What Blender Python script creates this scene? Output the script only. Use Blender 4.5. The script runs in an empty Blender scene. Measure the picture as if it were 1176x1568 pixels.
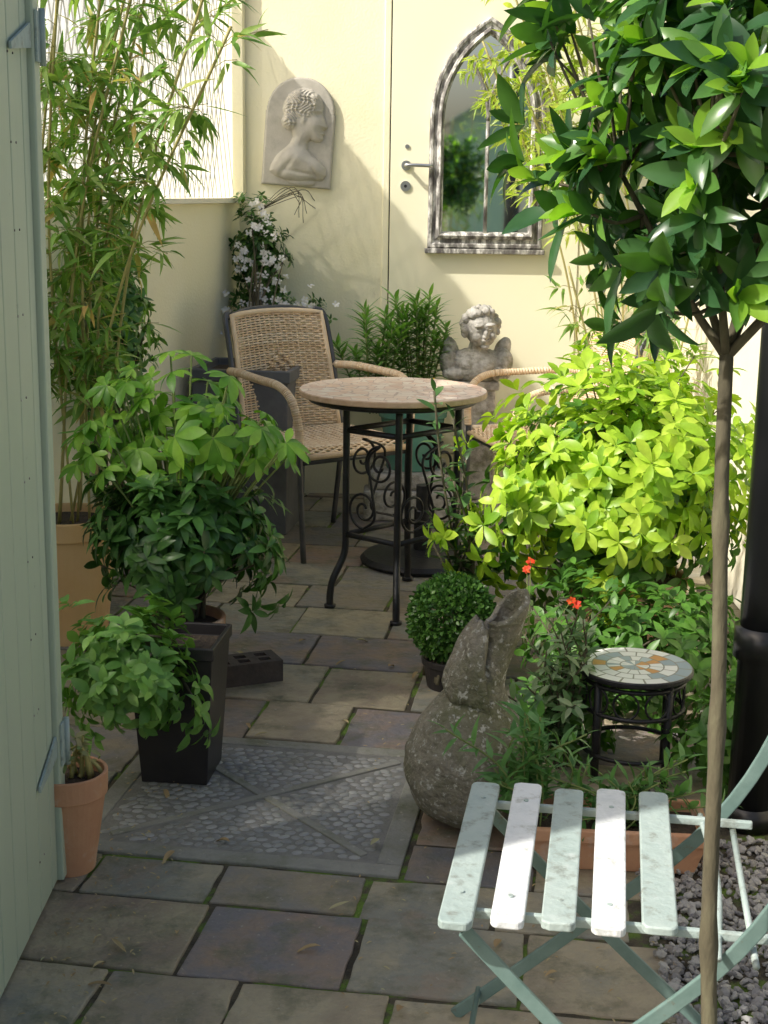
import bpy, math, numpy as np, random
from mathutils import Vector, Matrix, noise as mnoise
R=np.random.RandomState(7); random.seed(7)
sc=bpy.context.scene
COL=sc.collection
# ------------------------------------------------------------------ helpers
def nrm(a):
    a=np.asarray(a,float); return a/np.maximum(np.linalg.norm(a,axis=-1,keepdims=True),1e-9)
def empty(name,loc=(0,0,0)):
    o=bpy.data.objects.new(name,None); o.empty_display_size=.1; COL.objects.link(o); o.location=loc; return o
def mk(name,V,F,mats=None,parent=None,smooth=False,mi=None):
    me=bpy.data.meshes.new(name); me.from_pydata([tuple(map(float,v)) for v in V],[],[tuple(map(int,f)) for f in F]); me.update()
    if smooth: me.polygons.foreach_set('use_smooth',[True]*len(me.polygons))
    o=bpy.data.objects.new(name,me); COL.objects.link(o)
    if mats is not None:
        for m in (mats if isinstance(mats,(list,tuple)) else [mats]): me.materials.append(m)
    if mi is not None: me.polygons.foreach_set('material_index',list(map(int,mi)))
    if parent is not None: o.parent=parent
    return o
def fastmesh(name,V,F,mat,parent=None,smooth=True):
    me=bpy.data.meshes.new(name)
    me.vertices.add(len(V)); me.vertices.foreach_set('co',np.asarray(V,np.float32).ravel())
    loops=np.concatenate([f.ravel() for f in F]); 
    starts=[];s=0
    for f in F:
        m,k=f.shape; starts.append(s+np.arange(m)*k); s+=m*k
    starts=np.concatenate(starts)
    me.loops.add(len(loops)); me.loops.foreach_set('vertex_index',loops.astype(np.int32))
    me.polygons.add(len(starts)); me.polygons.foreach_set('loop_start',starts.astype(np.int32))
    me.update(calc_edges=True); me.validate()
    me.polygons.foreach_set('use_smooth',[smooth]*len(me.polygons))
    me.materials.append(mat)
    o=bpy.data.objects.new(name,me); COL.objects.link(o)
    if parent is not None:o.parent=parent
    return o
def boxVF(x0,x1,y0,y1,z0,z1):
    V=[(x0,y0,z0),(x1,y0,z0),(x1,y1,z0),(x0,y1,z0),(x0,y0,z1),(x1,y0,z1),(x1,y1,z1),(x0,y1,z1)]
    F=[(0,3,2,1),(4,5,6,7),(0,1,5,4),(1,2,6,5),(2,3,7,6),(3,0,4,7)]
    return V,F
def box(name,x0,x1,y0,y1,z0,z1,mat,parent=None,bev=0,M4=None):
    V,F=boxVF(x0,x1,y0,y1,z0,z1)
    if M4 is not None: V=[M4@Vector(v) for v in V]
    o=mk(name,V,F,mat,parent)
    if bev: bevel(o,bev)
    return o
def bevel(o,w,seg=2):
    m=o.modifiers.new('b','BEVEL'); m.width=w; m.segments=seg; m.limit_method='ANGLE'
def lathe(name,prof,c,mat,parent=None,n=32,sq=None,smooth=True):
    V=[];F=[]
    for r_,z_ in prof:
        for i in range(n):
            a=2*math.pi*i/n
            V.append((c[0]+r_*math.cos(a),c[1]+r_*math.sin(a),c[2]+z_))
    m=len(prof)
    for j in range(m-1):
        for i in range(n):
            F.append((j*n+i,j*n+(i+1)%n,(j+1)*n+(i+1)%n,(j+1)*n+i))
    return mk(name,V,F,mat,parent,smooth)
def tubeVF(path,rad,n=8,off=0,cap=True):
    path=np.asarray(path,float); m=len(path)
    rad=np.full(m,rad,float) if np.isscalar(rad) else np.asarray(rad,float)
    T=np.zeros_like(path); T[1:-1]=path[2:]-path[:-2]; T[0]=path[1]-path[0]; T[-1]=path[-1]-path[-2]; T=nrm(T)
    up=np.array([0,0,1.]) if abs(T[0][2])<.9 else np.array([1.,0,0])
    V=[];u=np.cross(T[0],up);u/=np.linalg.norm(u)
    ang=np.arange(n)*2*math.pi/n
    for i in range(m):
        u=u-T[i]*np.dot(u,T[i]); u/=max(np.linalg.norm(u),1e-9); w=np.cross(T[i],u)
        V.append(path[i]+rad[i]*(np.cos(ang)[:,None]*u+np.sin(ang)[:,None]*w))
    V=np.concatenate(V); F=[]
    for j in range(m-1):
        for i in range(n):
            F.append((off+j*n+i,off+j*n+(i+1)%n,off+(j+1)*n+(i+1)%n,off+(j+1)*n+i))
    if cap:
        F.append(tuple(off+i for i in range(n))[::-1]); F.append(tuple(off+(m-1)*n+i for i in range(n)))
    return V,F
def tubes(name,paths,rads,mat,parent=None,n=8,smooth=True,M4=None):
    Vs=[];Fs=[];o=0
    for k,p_ in enumerate(paths):
        r_=rads[k] if isinstance(rads,(list,tuple)) else rads
        V,F=tubeVF(p_,r_,n,o); Vs.append(V);Fs+=F;o+=len(V)
    V=np.concatenate(Vs)
    if M4 is not None:
        A=np.array(M4); V=V@A[:3,:3].T+A[:3,3]
    return mk(name,V,Fs,mat,parent,smooth)
def smoothpath(pts,k=6):
    P=[np.array(p_,float) for p_ in pts]; P=[2*P[0]-P[1]]+P+[2*P[-1]-P[-2]]; out=[]
    for i in range(1,len(P)-2):
        for j in range(k):
            t=j/k; a,b,c,d=P[i-1:i+3]
            out.append(.5*((2*b)+(-a+c)*t+(2*a-5*b+4*c-d)*t*t+(-a+3*b-3*c+d)*t**3))
    out.append(P[-2]); return np.array(out)
def repl(name,tv,tf,pos,mats,mat,parent=None,smooth=True):
    tv=np.asarray(tv,float); tf=np.asarray(tf,int); n=len(pos)
    V=np.einsum('nij,vj->nvi',mats,tv)+np.asarray(pos)[:,None,:]
    F=tf[None]+(np.arange(n)*len(tv))[:,None,None]
    return fastmesh(name,V.reshape(-1,3),[F.reshape(-1,tf.shape[1])],mat,parent,smooth)
import bmesh
def icoT(sub=1):
    bm=bmesh.new(); bmesh.ops.create_icosphere(bm,subdivisions=sub,radius=1)
    v=np.array([x.co[:] for x in bm.verts]); f=np.array([[y.index for y in x.verts] for x in bm.faces]); bm.free(); return v,f
def randrot(n,amt=1.0):
    out=np.zeros((n,3,3))
    for i in range(n):
        q=Matrix.Rotation(R.rand()*6.283,3,'Z')@Matrix.Rotation((R.rand()-.5)*amt,3,'X')@Matrix.Rotation((R.rand()-.5)*amt,3,'Y'); out[i]=np.array(q)
    return out
# ------------------------------------------------------------------ materials
def newmat(name):
    m=bpy.data.materials.new(name); m.use_nodes=True; nt=m.node_tree; b=nt.nodes['Principled BSDF']; return m,nt,b
def nd(nt,t,**k):
    n=nt.nodes.new(t)
    for a,v in k.items(): setattr(n,a,v)
    return n
def ramp(nt,cols,pos=None):
    r=nd(nt,'ShaderNodeValToRGB'); e=r.color_ramp.elements
    n=len(cols); pos=pos or [i/(n-1) for i in range(n)]
    while len(e)<n: e.new(.5)
    for i,c in enumerate(cols): e[i].position=pos[i]; e[i].color=(*c,1)
    return r
def M(name,cols,scale=6,rough=.7,bump=.2,bscale=60,metal=0,pos=None,island=False,spec=.5,dirt=None,dscale=3,dthr=(.5,.65),dist=.005,stretch=None,dirt2=None,d2scale=30,d2thr=(.6,.7),iw=.75,inz=.9):
    m,nt,b=newmat(name); L=nt.links
    tc=nd(nt,'ShaderNodeTexCoord'); src=tc.outputs['Object']
    if stretch:
        mp=nd(nt,'ShaderNodeMapping'); mp.inputs['Scale'].default_value=stretch; L.new(src,mp.inputs[0]); src=mp.outputs[0]
    n=nd(nt,'ShaderNodeTexNoise'); n.inputs['Scale'].default_value=scale; n.inputs['Detail'].default_value=8; n.inputs['Roughness'].default_value=.62; L.new(src,n.inputs['Vector'])
    rp=ramp(nt,cols,pos or [.3+.4*i/(max(len(cols)-1,1)) for i in range(len(cols))] ) if len(cols)>1 else ramp(nt,[cols[0],cols[0]])
    if island:
        g=nd(nt,'ShaderNodeNewGeometry'); mx=nd(nt,'ShaderNodeMath',operation='MULTIPLY_ADD'); L.new(g.outputs['Random Per Island'],mx.inputs[0]); mx.inputs[1].default_value=iw
        m2=nd(nt,'ShaderNodeMath',operation='MULTIPLY_ADD'); L.new(n.outputs[0],m2.inputs[0]); m2.inputs[1].default_value=inz; m2.inputs[2].default_value=(1-iw)/2-inz/2; L.new(m2.outputs[0],mx.inputs[2]); L.new(mx.outputs[0],rp.inputs[0])
        if pos is None:
            for i,e in enumerate(rp.color_ramp.elements): e.position=i/(len(cols)-1)
    else: L.new(n.outputs[0],rp.inputs[0])
    out=rp.outputs[0]
    for dc,ds,dt in((dirt,dscale,dthr),(dirt2,d2scale,d2thr)):
        if not dc: continue
        n3=nd(nt,'ShaderNodeTexNoise'); n3.inputs['Scale'].default_value=ds; n3.inputs['Detail'].default_value=10; n3.inputs['Roughness'].default_value=.7; L.new(tc.outputs['Object'],n3.inputs['Vector'])
        mr=nd(nt,'ShaderNodeMapRange'); mr.inputs[1].default_value=dt[0]; mr.inputs[2].default_value=dt[1]; L.new(n3.outputs[0],mr.inputs[0])
        mix=nd(nt,'ShaderNodeMix',data_type='RGBA'); L.new(mr.outputs[0],mix.inputs[0]); L.new(out,mix.inputs[6]); mix.inputs[7].default_value=(*dc,1); out=mix.outputs[2]
    L.new(out,b.inputs['Base Color'])
    b.inputs['Roughness'].default_value=rough; b.inputs['Metallic'].default_value=metal; b.inputs['Specular IOR Level'].default_value=spec
    if bump:
        n2=nd(nt,'ShaderNodeTexNoise'); n2.inputs['Scale'].default_value=bscale; n2.inputs['Detail'].default_value=6; L.new(src,n2.inputs['Vector'])
        bp=nd(nt,'ShaderNodeBump'); bp.inputs['Strength'].default_value=bump; bp.inputs['Distance'].default_value=dist; L.new(n2.outputs[0],bp.inputs['Height']); L.new(bp.outputs[0],b.inputs['Normal'])
    return m
def leafmat(name,cols,trans,tcol,rough=.4,pos=None):
    m,nt,b=newmat(name); L=nt.links
    g=nd(nt,'ShaderNodeNewGeometry'); rp=ramp(nt,cols,pos); L.new(g.outputs['Random Per Island'],rp.inputs[0])
    tc=nd(nt,'ShaderNodeTexCoord'); n=nd(nt,'ShaderNodeTexNoise'); n.inputs['Scale'].default_value=40; L.new(tc.outputs['Object'],n.inputs['Vector'])
    mr=nd(nt,'ShaderNodeMapRange'); mr.inputs[3].default_value=.7; mr.inputs[4].default_value=1.3; L.new(n.outputs[0],mr.inputs[0])
    vm=nd(nt,'ShaderNodeVectorMath',operation='SCALE'); L.new(rp.outputs[0],vm.inputs[0]); L.new(mr.outputs[0],vm.inputs['Scale'])
    L.new(vm.outputs[0],b.inputs['Base Color']); b.inputs['Roughness'].default_value=rough; b.inputs['Specular IOR Level'].default_value=.45
    t=nd(nt,'ShaderNodeBsdfTranslucent'); 
    mx2=nd(nt,'ShaderNodeMix',data_type='RGBA',blend_type='MULTIPLY'); mx2.inputs[0].default_value=1; L.new(vm.outputs[0],mx2.inputs[6]); mx2.inputs[7].default_value=(*tcol,1); L.new(mx2.outputs[2],t.inputs[0])
    mx=nd(nt,'ShaderNodeMixShader'); mx.inputs[0].default_value=trans; L.new(b.outputs[0],mx.inputs[1]); L.new(t.outputs[0],mx.inputs[2]); L.new(mx.outputs[0],nt.nodes['Material Output'].inputs[0])
    return m
yellow=M('pale_yellow_render',[(.90,.84,.57),(.93,.88,.65)],3,.85,.35,90,dirt=(.79,.74,.50),dscale=1.6,dthr=(.54,.88))
doorpaint=M('pale_yellow_door_paint',[(.91,.87,.63),(.93,.89,.67)],2,.5,.05,30)
cream=M('cream_render',[(.84,.78,.60),(.88,.85,.70)],3,.8,.2,90)
pave=M('paving_stone',[(.18,.175,.18),(.28,.22,.165),(.38,.33,.22),(.24,.23,.22),(.31,.26,.19),(.42,.36,.25),(.26,.26,.22),(.33,.235,.17),(.21,.195,.205)],6,.65,.9,45,island=True,dirt=(.14,.145,.09),dscale=8,dthr=(.50,.70),dist=.007,dirt2=(.42,.40,.34),d2scale=60,d2thr=(.61,.70),iw=1.0,inz=.6)
joint=M('mossy_joint',[(.06,.05,.035),(.10,.085,.055),(.12,.20,.03),(.17,.27,.04)],8,.95,.8,140,pos=[.40,.50,.56,.68],dist=.01)
soil=M('soil',[(.05,.037,.025),(.11,.08,.055)],30,.95,.8,80,dist=.02)
earth=M('earth',[(.12,.11,.06),(.18,.16,.10)],4,.95,.4,30)
conc=M('old_concrete',[(.25,.245,.22),(.36,.35,.31)],14,.85,.7,90,dirt=(.16,.165,.11),dscale=7,dthr=(.47,.68),dirt2=(.44,.42,.36),d2scale=50)
mortar=M('mortar_bed',[(.19,.185,.17),(.28,.27,.25)],30,.9,.7,120)
cob=M('cobble',[(.24,.24,.235),(.33,.33,.32),(.42,.415,.40)],20,.5,.4,80,island=True,dirt=(.20,.20,.16),dscale=6,dthr=(.50,.70))
terra=M('terracotta',[(.55,.27,.15),(.64,.36,.21)],10,.8,.4,60,dirt=(.66,.58,.50),dscale=7,dthr=(.52,.72),dirt2=(.30,.26,.15),d2scale=14,d2thr=(.62,.75))
orange=M('orange_pot',[(.74,.46,.20),(.80,.54,.28)],5,.7,.15,60)
black=M('black_plastic',[(.020,.018,.019),(.035,.03,.032)],8,.4,.1,60)
iron=M('black_iron',[(.016,.017,.019),(.035,.035,.04)],30,.42,.3,120,metal=.3)
pipem=M('black_pipe_paint',[(.009,.010,.011),(.016,.017,.019)],6,.32,.05,40)
greyfr=M('grey_metal_frame',[(.08,.085,.09),(.12,.12,.13)],20,.4,.1,60,metal=.5)
slate=M('dark_planter',[(.09,.095,.11),(.14,.15,.165)],12,.6,.2,60)
rattan=M('rattan',[(.66,.46,.27),(.80,.61,.40),(.86,.72,.54)],40,.6,.3,200,island=True)
stone=M('weathered_stone',[(.22,.21,.18),(.42,.40,.36),(.60,.58,.54)],28,.9,.8,70,dirt=(.17,.18,.09),dscale=12,dthr=(.52,.7),dist=.008)
plaster=M('relief_plaster',[(.46,.43,.37),(.54,.51,.44)],15,.8,.25,120,dirt=(.38,.36,.30),dscale=10,dthr=(.5,.75))
gourdm=M('lichened_stone',[(.19,.17,.13),(.28,.25,.19),(.37,.335,.27)],16,.9,1,80,dirt=(.16,.165,.08),dscale=5,dthr=(.47,.66),dist=.012,dirt2=(.56,.54,.47),d2scale=60,d2thr=(.55,.62))
greenpaint=M('sage_green_paint',[(.47,.55,.43),(.52,.60,.47)],4,.45,.12,40,stretch=(1,1,.15),dirt2=(.32,.38,.30),d2scale=40,d2thr=(.66,.72))
mint=M('mint_paint',[(.40,.60,.44),(.46,.66,.50)],4,.6,.1,40)
white=M('white_chair_paint',[(.76,.79,.80),(.84,.86,.86)],15,.55,.5,60,dirt=(.50,.51,.47),dscale=28,dthr=(.54,.66),dirt2=(.62,.66,.66),d2scale=9,d2thr=(.5,.7))
pgreen=M('grey_green_chair_paint',[(.36,.45,.43),(.46,.54,.51)],12,.55,.5,60,dirt=(.26,.29,.26),dscale=28,dthr=(.53,.66),dirt2=(.58,.63,.61),d2scale=16,d2thr=(.6,.75))
metalp=M('dark_green_chair_metal',[(.12,.20,.18),(.19,.28,.255)],20,.45,.2,60,dirt=(.16,.12,.08),dscale=30,dthr=(.6,.7))
steel=M('brushed_steel',[(.5,.5,.5),(.6,.6,.6)],20,.3,0,metal=1)
bark=M('bark',[(.065,.058,.036),(.115,.10,.062),(.16,.15,.09)],40,.85,.9,70,stretch=(1,1,.3))
greenstem=M('green_stem',[(.16,.24,.06),(.26,.3,.1)],30,.6,.1)
cane=M('bamboo_cane',[(.30,.28,.09),(.44,.38,.14)],20,.5,.1)
glaze=M('green_glaze',[(.09,.26,.20),(.16,.36,.27)],6,.2,.05)
framew=M('distressed_wood',[(.10,.09,.085),(.24,.23,.21),(.66,.64,.60)],34,.75,.6,50,pos=[.38,.50,.60],stretch=(1,1,.35))
brickm=M('engineering_brick',[(.06,.05,.047),(.10,.08,.072)],30,.8,.5,100)
gravelm=M('gravel_stone',[(.14,.14,.15),(.27,.26,.26),(.42,.41,.39),(.21,.19,.17)],20,.7,.3,100,island=True)
deadleaf=M('dead_leaf',[(.30,.19,.09),(.50,.37,.18),(.42,.42,.24)],10,.7,.1,island=True)
petal=leafmat('white_petal',[(.85,.85,.83),(.9,.87,.86)],.3,(1,1,1),.6)
redp=leafmat('red_petal',[(.75,.05,.02),(.8,.14,.03)],.3,(1,1,1),.6)
yelp=leafmat('yellow_petal',[(.85,.65,.02),(.85,.6,.02)],.3,(1,1,1),.6)
m,nt,b=newmat('translucent_sheet'); b.inputs['Base Color'].default_value=(.88,.89,.87,1); b.inputs['Roughness'].default_value=.4
t=nd(nt,'ShaderNodeBsdfTranslucent'); t.inputs[0].default_value=(.97,.98,.96,1); mx=nd(nt,'ShaderNodeMixShader'); mx.inputs[0].default_value=.82
tr_=nd(nt,'ShaderNodeBsdfTransparent'); tr_.inputs[0].default_value=(1,.99,.96,1); mx3=nd(nt,'ShaderNodeMixShader'); mx3.inputs[0].default_value=.17
nt.links.new(b.outputs[0],mx.inputs[1]); nt.links.new(t.outputs[0],mx.inputs[2]); nt.links.new(mx.outputs[0],mx3.inputs[1]); nt.links.new(tr_.outputs[0],mx3.inputs[2]); nt.links.new(mx3.outputs[0],nt.nodes['Material Output'].inputs[0]); clad=m
m,nt,b=newmat('white_lattice_plastic'); b.inputs['Base Color'].default_value=(.78,.78,.74,1)
t=nd(nt,'ShaderNodeBsdfTranslucent'); t.inputs[0].default_value=(.75,.75,.70,1); mx=nd(nt,'ShaderNodeMixShader'); mx.inputs[0].default_value=.5
nt.links.new(b.outputs[0],mx.inputs[1]); nt.links.new(t.outputs[0],mx.inputs[2]); nt.links.new(mx.outputs[0],nt.nodes['Material Output'].inputs[0]); latticem=m
m,nt,b=newmat('mirror_glass'); b.inputs['Base Color'].default_value=(.88,.93,.91,1); b.inputs['Metallic'].default_value=1; b.inputs['Roughness'].default_value=.03; mirror=m
def tilemat(name,cols,scale,grout,w=.04,pos=None,rough=.4):
    m,nt,b=newmat(name); L=nt.links; tc=nd(nt,'ShaderNodeTexCoord')
    v=nd(nt,'ShaderNodeTexVoronoi'); v.inputs['Scale'].default_value=scale; L.new(tc.outputs['Object'],v.inputs['Vector'])
    v2=nd(nt,'ShaderNodeTexVoronoi',feature='DISTANCE_TO_EDGE'); v2.inputs['Scale'].default_value=scale; L.new(tc.outputs['Object'],v2.inputs['Vector'])
    sp=nd(nt,'ShaderNodeSeparateColor'); L.new(v.outputs['Color'],sp.inputs[0]); rp=ramp(nt,cols,pos); L.new(sp.outputs[0],rp.inputs[0])
    c=nd(nt,'ShaderNodeMath',operation='LESS_THAN'); c.inputs[1].default_value=w; L.new(v2.outputs['Distance'],c.inputs[0])
    mx=nd(nt,'ShaderNodeMix',data_type='RGBA'); L.new(c.outputs[0],mx.inputs[0]); L.new(rp.outputs[0],mx.inputs[6]); mx.inputs[7].default_value=(*grout,1); L.new(mx.outputs[2],b.inputs['Base Color'])
    b.inputs['Roughness'].default_value=rough
    return m
tabletop=tilemat('table_tile',[(.80,.56,.40),(.86,.67,.53),(.88,.76,.62),(.74,.48,.34)],22,(.55,.38,.3),.03)
# ------------------------------------------------------------------ leaves
PROF={'ell':lambda s:np.sin(np.pi*s**.9)**.8,'lance':lambda s:np.sin(np.pi*s**.6)**1.0,'obov':lambda s:np.sin(np.pi*s**1.35)**.8,'broad':lambda s:np.sin(np.pi*s**.8)**.6}
def leaves(name,P,Dv,N,L,W,mat,parent=None,prof='ell',fold=.25,curl=.3,ns=3):
    P=np.asarray(P,float);n=len(P);Dv=nrm(Dv);N=np.asarray(N,float)
    S=np.cross(Dv,N); bad=np.linalg.norm(S,axis=1)<.05; S[bad]=np.cross(Dv[bad],np.array([.3,.8,.5])); S=nrm(S); N2=np.cross(S,Dv)
    L=np.broadcast_to(L,(n,)).astype(float);W=np.broadcast_to(W,(n,)).astype(float)
    cu=np.broadcast_to(curl,(n,)).astype(float)
    ss=np.linspace(0,1,ns+2); V=[P]
    for s in ss[1:-1]:
        c=P+Dv*(L*s*(1-.25*cu*s))[:,None]-N2*(L*cu*s*s)[:,None]
        w=W*.5*PROF[prof](s)
        V+= [c-S*w[:,None]+N2*(w*fold)[:,None], c, c+S*w[:,None]+N2*(w*fold)[:,None]]
    V.append(P+Dv*(L*(1-.25*cu))[:,None]-N2*(L*cu)[:,None])
    V=np.stack(V,1); nv=V.shape[1]
    tri=[(0,2,1),(0,3,2)];quad=[]
    for k in range(ns-1):
        a=1+3*k;b_=a+3; quad+=[(a,a+1,b_+1,b_),(a+1,a+2,b_+2,b_+1)]
    a=1+3*(ns-1); tri+=[(a,a+1,nv-1),(a+1,a+2,nv-1)]
    off=(np.arange(n)*nv)[:,None,None]
    F=[(np.array(tri)[None]+off).reshape(-1,3)]
    if quad:F.append((np.array(quad)[None]+off).reshape(-1,4))
    return fastmesh(name,V.reshape(-1,3),F,mat,parent,True)
def basis(o):
    o=nrm(o); a=np.cross(o,np.array([0.1,0.2,1.])); a=nrm(a); return a,np.cross(o,a)
def whorl(T,O,k,ang,jit=.25,Nup=.35):
    n=len(T); a,b_=basis(O); ph=R.rand(n)[:,None]*6.28+np.arange(k)[None]*(6.28/k)+R.randn(n,k)*jit
    al=ang+R.randn(n,k)*jit
    D=np.cos(al)[...,None]*O[:,None]+np.sin(al)[...,None]*(np.cos(ph)[...,None]*a[:,None]+np.sin(ph)[...,None]*b_[:,None])
    N=np.repeat(O[:,None],k,1)+np.array([0,0,Nup])
    P=np.repeat(T[:,None],k,1)+O[:,None]*(R.rand(n,k,1)-.7)*.02
    return P.reshape(-1,3),D.reshape(-1,3),N.reshape(-1,3)
def crown(c,r,n,zmin=-.7,lump=.25,fill=.4,upbias=.4,fr=2.2):
    d=nrm(R.randn(n*2,3)); d=d[d[:,2]>zmin][:n]
    lm=np.array([mnoise.noise(Vector(x*fr)+Vector((c[0]*9,3,1))) for x in d])
    rr=(R.rand(len(d))**fill)*(1+lump*2*lm)
    T=np.array(c)+d*np.array(r)*rr[:,None]
    O=nrm(d+np.array([0,0,upbias])+R.randn(len(d),3)*.2)
    return T,O
def stems(name,base,T,mat,parent,r0=.006,r1=.002,k=None,spread=.03,n=5):
    idx=np.arange(len(T)) if k is None else R.choice(len(T),min(k,len(T)),replace=False)
    ps=[];rs=[]
    for i in idx:
        b0=np.array(base)+np.array([R.randn()*spread,R.randn()*spread,0]); t=T[i]
        mid=b0*.5+t*.5+np.array([(b0[0]-t[0])*.15,(b0[1]-t[1])*.15,abs(t[2]-b0[2])*.1])
        pth=smoothpath([b0,mid,t],4); ps.append(pth); rs.append(np.linspace(r0,r1,len(pth)))
    return tubes(name,ps,rs,mat,parent,n)
def shrub(name,c,r,nt_,k,L,W,mat,base,ang=1.15,prof='ell',curl=.3,lump=.25,fill=.4,nst=25,stemmat=None,fold=.25,zmin=-.7,upbias=.4,ns=3,Lj=.25,keep=None):
    e=empty(name); T,O=crown(c,r,nt_,zmin,lump,fill,upbias)
    if keep is not None: q_=keep(T); T,O=T[q_],O[q_]
    P,D,N=whorl(T,O,k,ang); LL=L*(1+R.randn(len(P))*Lj*.6).clip(.5,1.5)
    leaves('foliage',P,D,N,LL,LL*W/L,mat,e,prof,fold,curl+R.randn(len(P))*.1,ns)
    stems('stems',base,T,stemmat or bark,e,k=nst)
    return e,T,O
def pot(name,c,r,h,mat,rb=.72,rim=.03,n=40):
    e=empty(name)
    lathe('pot_body',[(0,0),(r*rb,0),(r*.94,h-rim),(r,h-rim),(r*1.02,h),(r*.92,h),(r*.9,h-.03),(0,h-.035)],c,mat,e,n,smooth=False)
    o=e.children[0]; bevel(o,.004)
    lathe('soil',[(0,h-.02),(r*.9,h-.026)],c,soil,e,24)
    return e
# ------------------------------------------------------------------ camera / world / sun
H=1.4
cam=bpy.data.cameras.new('camera'); co=bpy.data.objects.new('camera',cam); COL.objects.link(co); sc.camera=co
co.location=(0,0,H); cam.sensor_fit='VERTICAL'; cam.angle_y=2*math.atan(784/2200); cam.clip_end=2000; cam.clip_start=.02
co.rotation_euler=(Matrix.Rotation(math.radians(90-12.66),4,'X')@Matrix.Rotation(math.radians(.9),4,'Z')).to_euler()
Ld=Vector((.62,.34,-.66)).normalized()
w=bpy.data.worlds.new('World'); sc.world=w; w.use_nodes=True; nt=w.node_tree; bg=nt.nodes['Background']
sky=nt.nodes.new('ShaderNodeTexSky'); sky.sky_type='NISHITA'; sky.sun_disc=False; sky.sun_elevation=math.asin(-Ld.z); sky.sun_rotation=math.atan2(-Ld.x,-Ld.y); sky.air_density=1.0; sky.dust_density=5; sky.ozone_density=.6
nt.links.new(sky.outputs[0],bg.inputs[0]); bg.inputs[1].default_value=.15
sl=bpy.data.lights.new('sun','SUN'); sl.energy=5; sl.angle=math.radians(1.0); sl.color=(1,.95,.86); so=bpy.data.objects.new('sun',sl); COL.objects.link(so); so.rotation_euler=Ld.to_track_quat('-Z','Y').to_euler()
sc.view_settings.view_transform='Standard'; sc.view_settings.look='None'; sc.view_settings.exposure=0
# ------------------------------------------------------------------ ground, paving
mk('ground',[(-150,-150,-.06),(150,-150,-.06),(150,150,-.06),(-150,150,-.06)],[(0,1,2,3)],earth)
box('joint_bed',-1.9,1.2,.3,6.6,-.05,-.005,joint)
Vs=[];Fs=[]
th=math.radians(-8.7); ct,st=math.cos(th),math.sin(th)
def rotp(a,b_): return (-.02+a*ct-b_*st, 2.75+a*st+b_*ct)
rows=[-1.9,-1.62,-1.34,-1.05,-.73,-.43,-.165,.010,.18,.44,.715,1.0,1.32,1.62,1.92,2.2,2.5,2.8,3.1,3.4,3.7,4.0,4.3]
for ri in range(len(rows)-1):
    b0,b1=rows[ri],rows[ri+1]
    spans=[(-2.0-R.rand()*.2,1.6)] if ri not in(7,8,9) else [(-2.0,-.688),(.068,1.6)]
    for sa,sb_ in spans:
        a=sa
        while a<sb_-.02:
            wd=.24+R.rand()*.13
            if b1-b0<.2: wd=.27
            a1=a+wd
            if ri in(5,6) and abs(a1)<.17: a1=0.0 if ri==6 else .02
            if a1-a<.1: a1=a+.3
            if sb_-a1<.1: a1=sb_
            cx,cy=rotp((a+a1)/2,(b0+b1)/2)
            ok= -1.6<cx<1.15 and .5<cy<6.9
            if cx>.55 and cy<3.0: ok=False
            if ok:
                g=.0032+R.rand()*.0035; h=R.randn()*.0018; o=len(Vs); hh=R.randn(4)*.0014
                crn=[(a+g,b0+g),(a1-g,b0+g),(a1-g,b1-g),(a+g,b1-g)]; crn=[(p_[0]+R.randn()*.002,p_[1]+R.randn()*.002) for p_ in crn]
                ring=[]
                for q_ in range(4):
                    p0=np.array(crn[q_]);p1=np.array(crn[(q_+1)%4])
                    for s_ in range(6):
                        pp=p0+(p1-p0)*s_/6
                        if s_: pp=pp+R.randn(2)*.0015
                        ring.append((pp,hh[q_]*(1-s_/6)+hh[(q_+1)%4]*s_/6))
                n_=len(ring)
                for zz in (0,1):
                    for pp,h_ in ring:
                        x,y=rotp(pp[0],pp[1]); Vs.append((x,y,-.03 if zz==0 else h+h_))
                Fs.append(tuple(range(o+n_,o+2*n_)))
                for q_ in range(n_): Fs.append((o+q_,o+(q_+1)%n_,o+n_+(q_+1)%n_,o+n_+q_))
            a=a1
pv=mk('paving',Vs,Fs,pave); bevel(pv,.0035,2)
cs=empty('cobbled_inset_slab')
cxs,cys=rotp(-.310,.3625)
SM=Matrix.Translation((cxs,cys,0))@Matrix.Rotation(th,4,'Z')
hw,hd=.370,.345
box('bed',-hw+.03,hw-.03,-hd+.03,hd-.03,-.04,-.0005,mortar,cs,M4=SM)
for i,(a,b_,c_,d_) in enumerate([(-hw,hw,-hd,-hd+.05),(-hw,hw,hd-.045,hd),(-hw,-hw+.045,-hd+.052,hd-.047),(hw-.055,hw,-hd+.052,hd-.047)]):
    box('border_%d'%i,a,b_,c_,d_,-.03,.0025,conc,cs,.003,SM)
for s_ in(1,-1):
    L_=.385; MM=SM@Matrix.Rotation(s_*math.atan2(hd-.05,hw-.05),4,'Z')
    if s_==1: box('diagonal_a',-L_,L_,-.010,.010,-.02,.0040,conc,cs,.002,MM)
    else:
        box('diagonal_b',-L_,-.011,-.010,.010,-.02,.0040,conc,cs,.002,MM); box('diagonal_c',.011,L_,-.010,.010,-.02,.0040,conc,cs,.002,MM)
P=[];Mx=[]
tv,tf=icoT(2)
q=.0265
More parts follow.
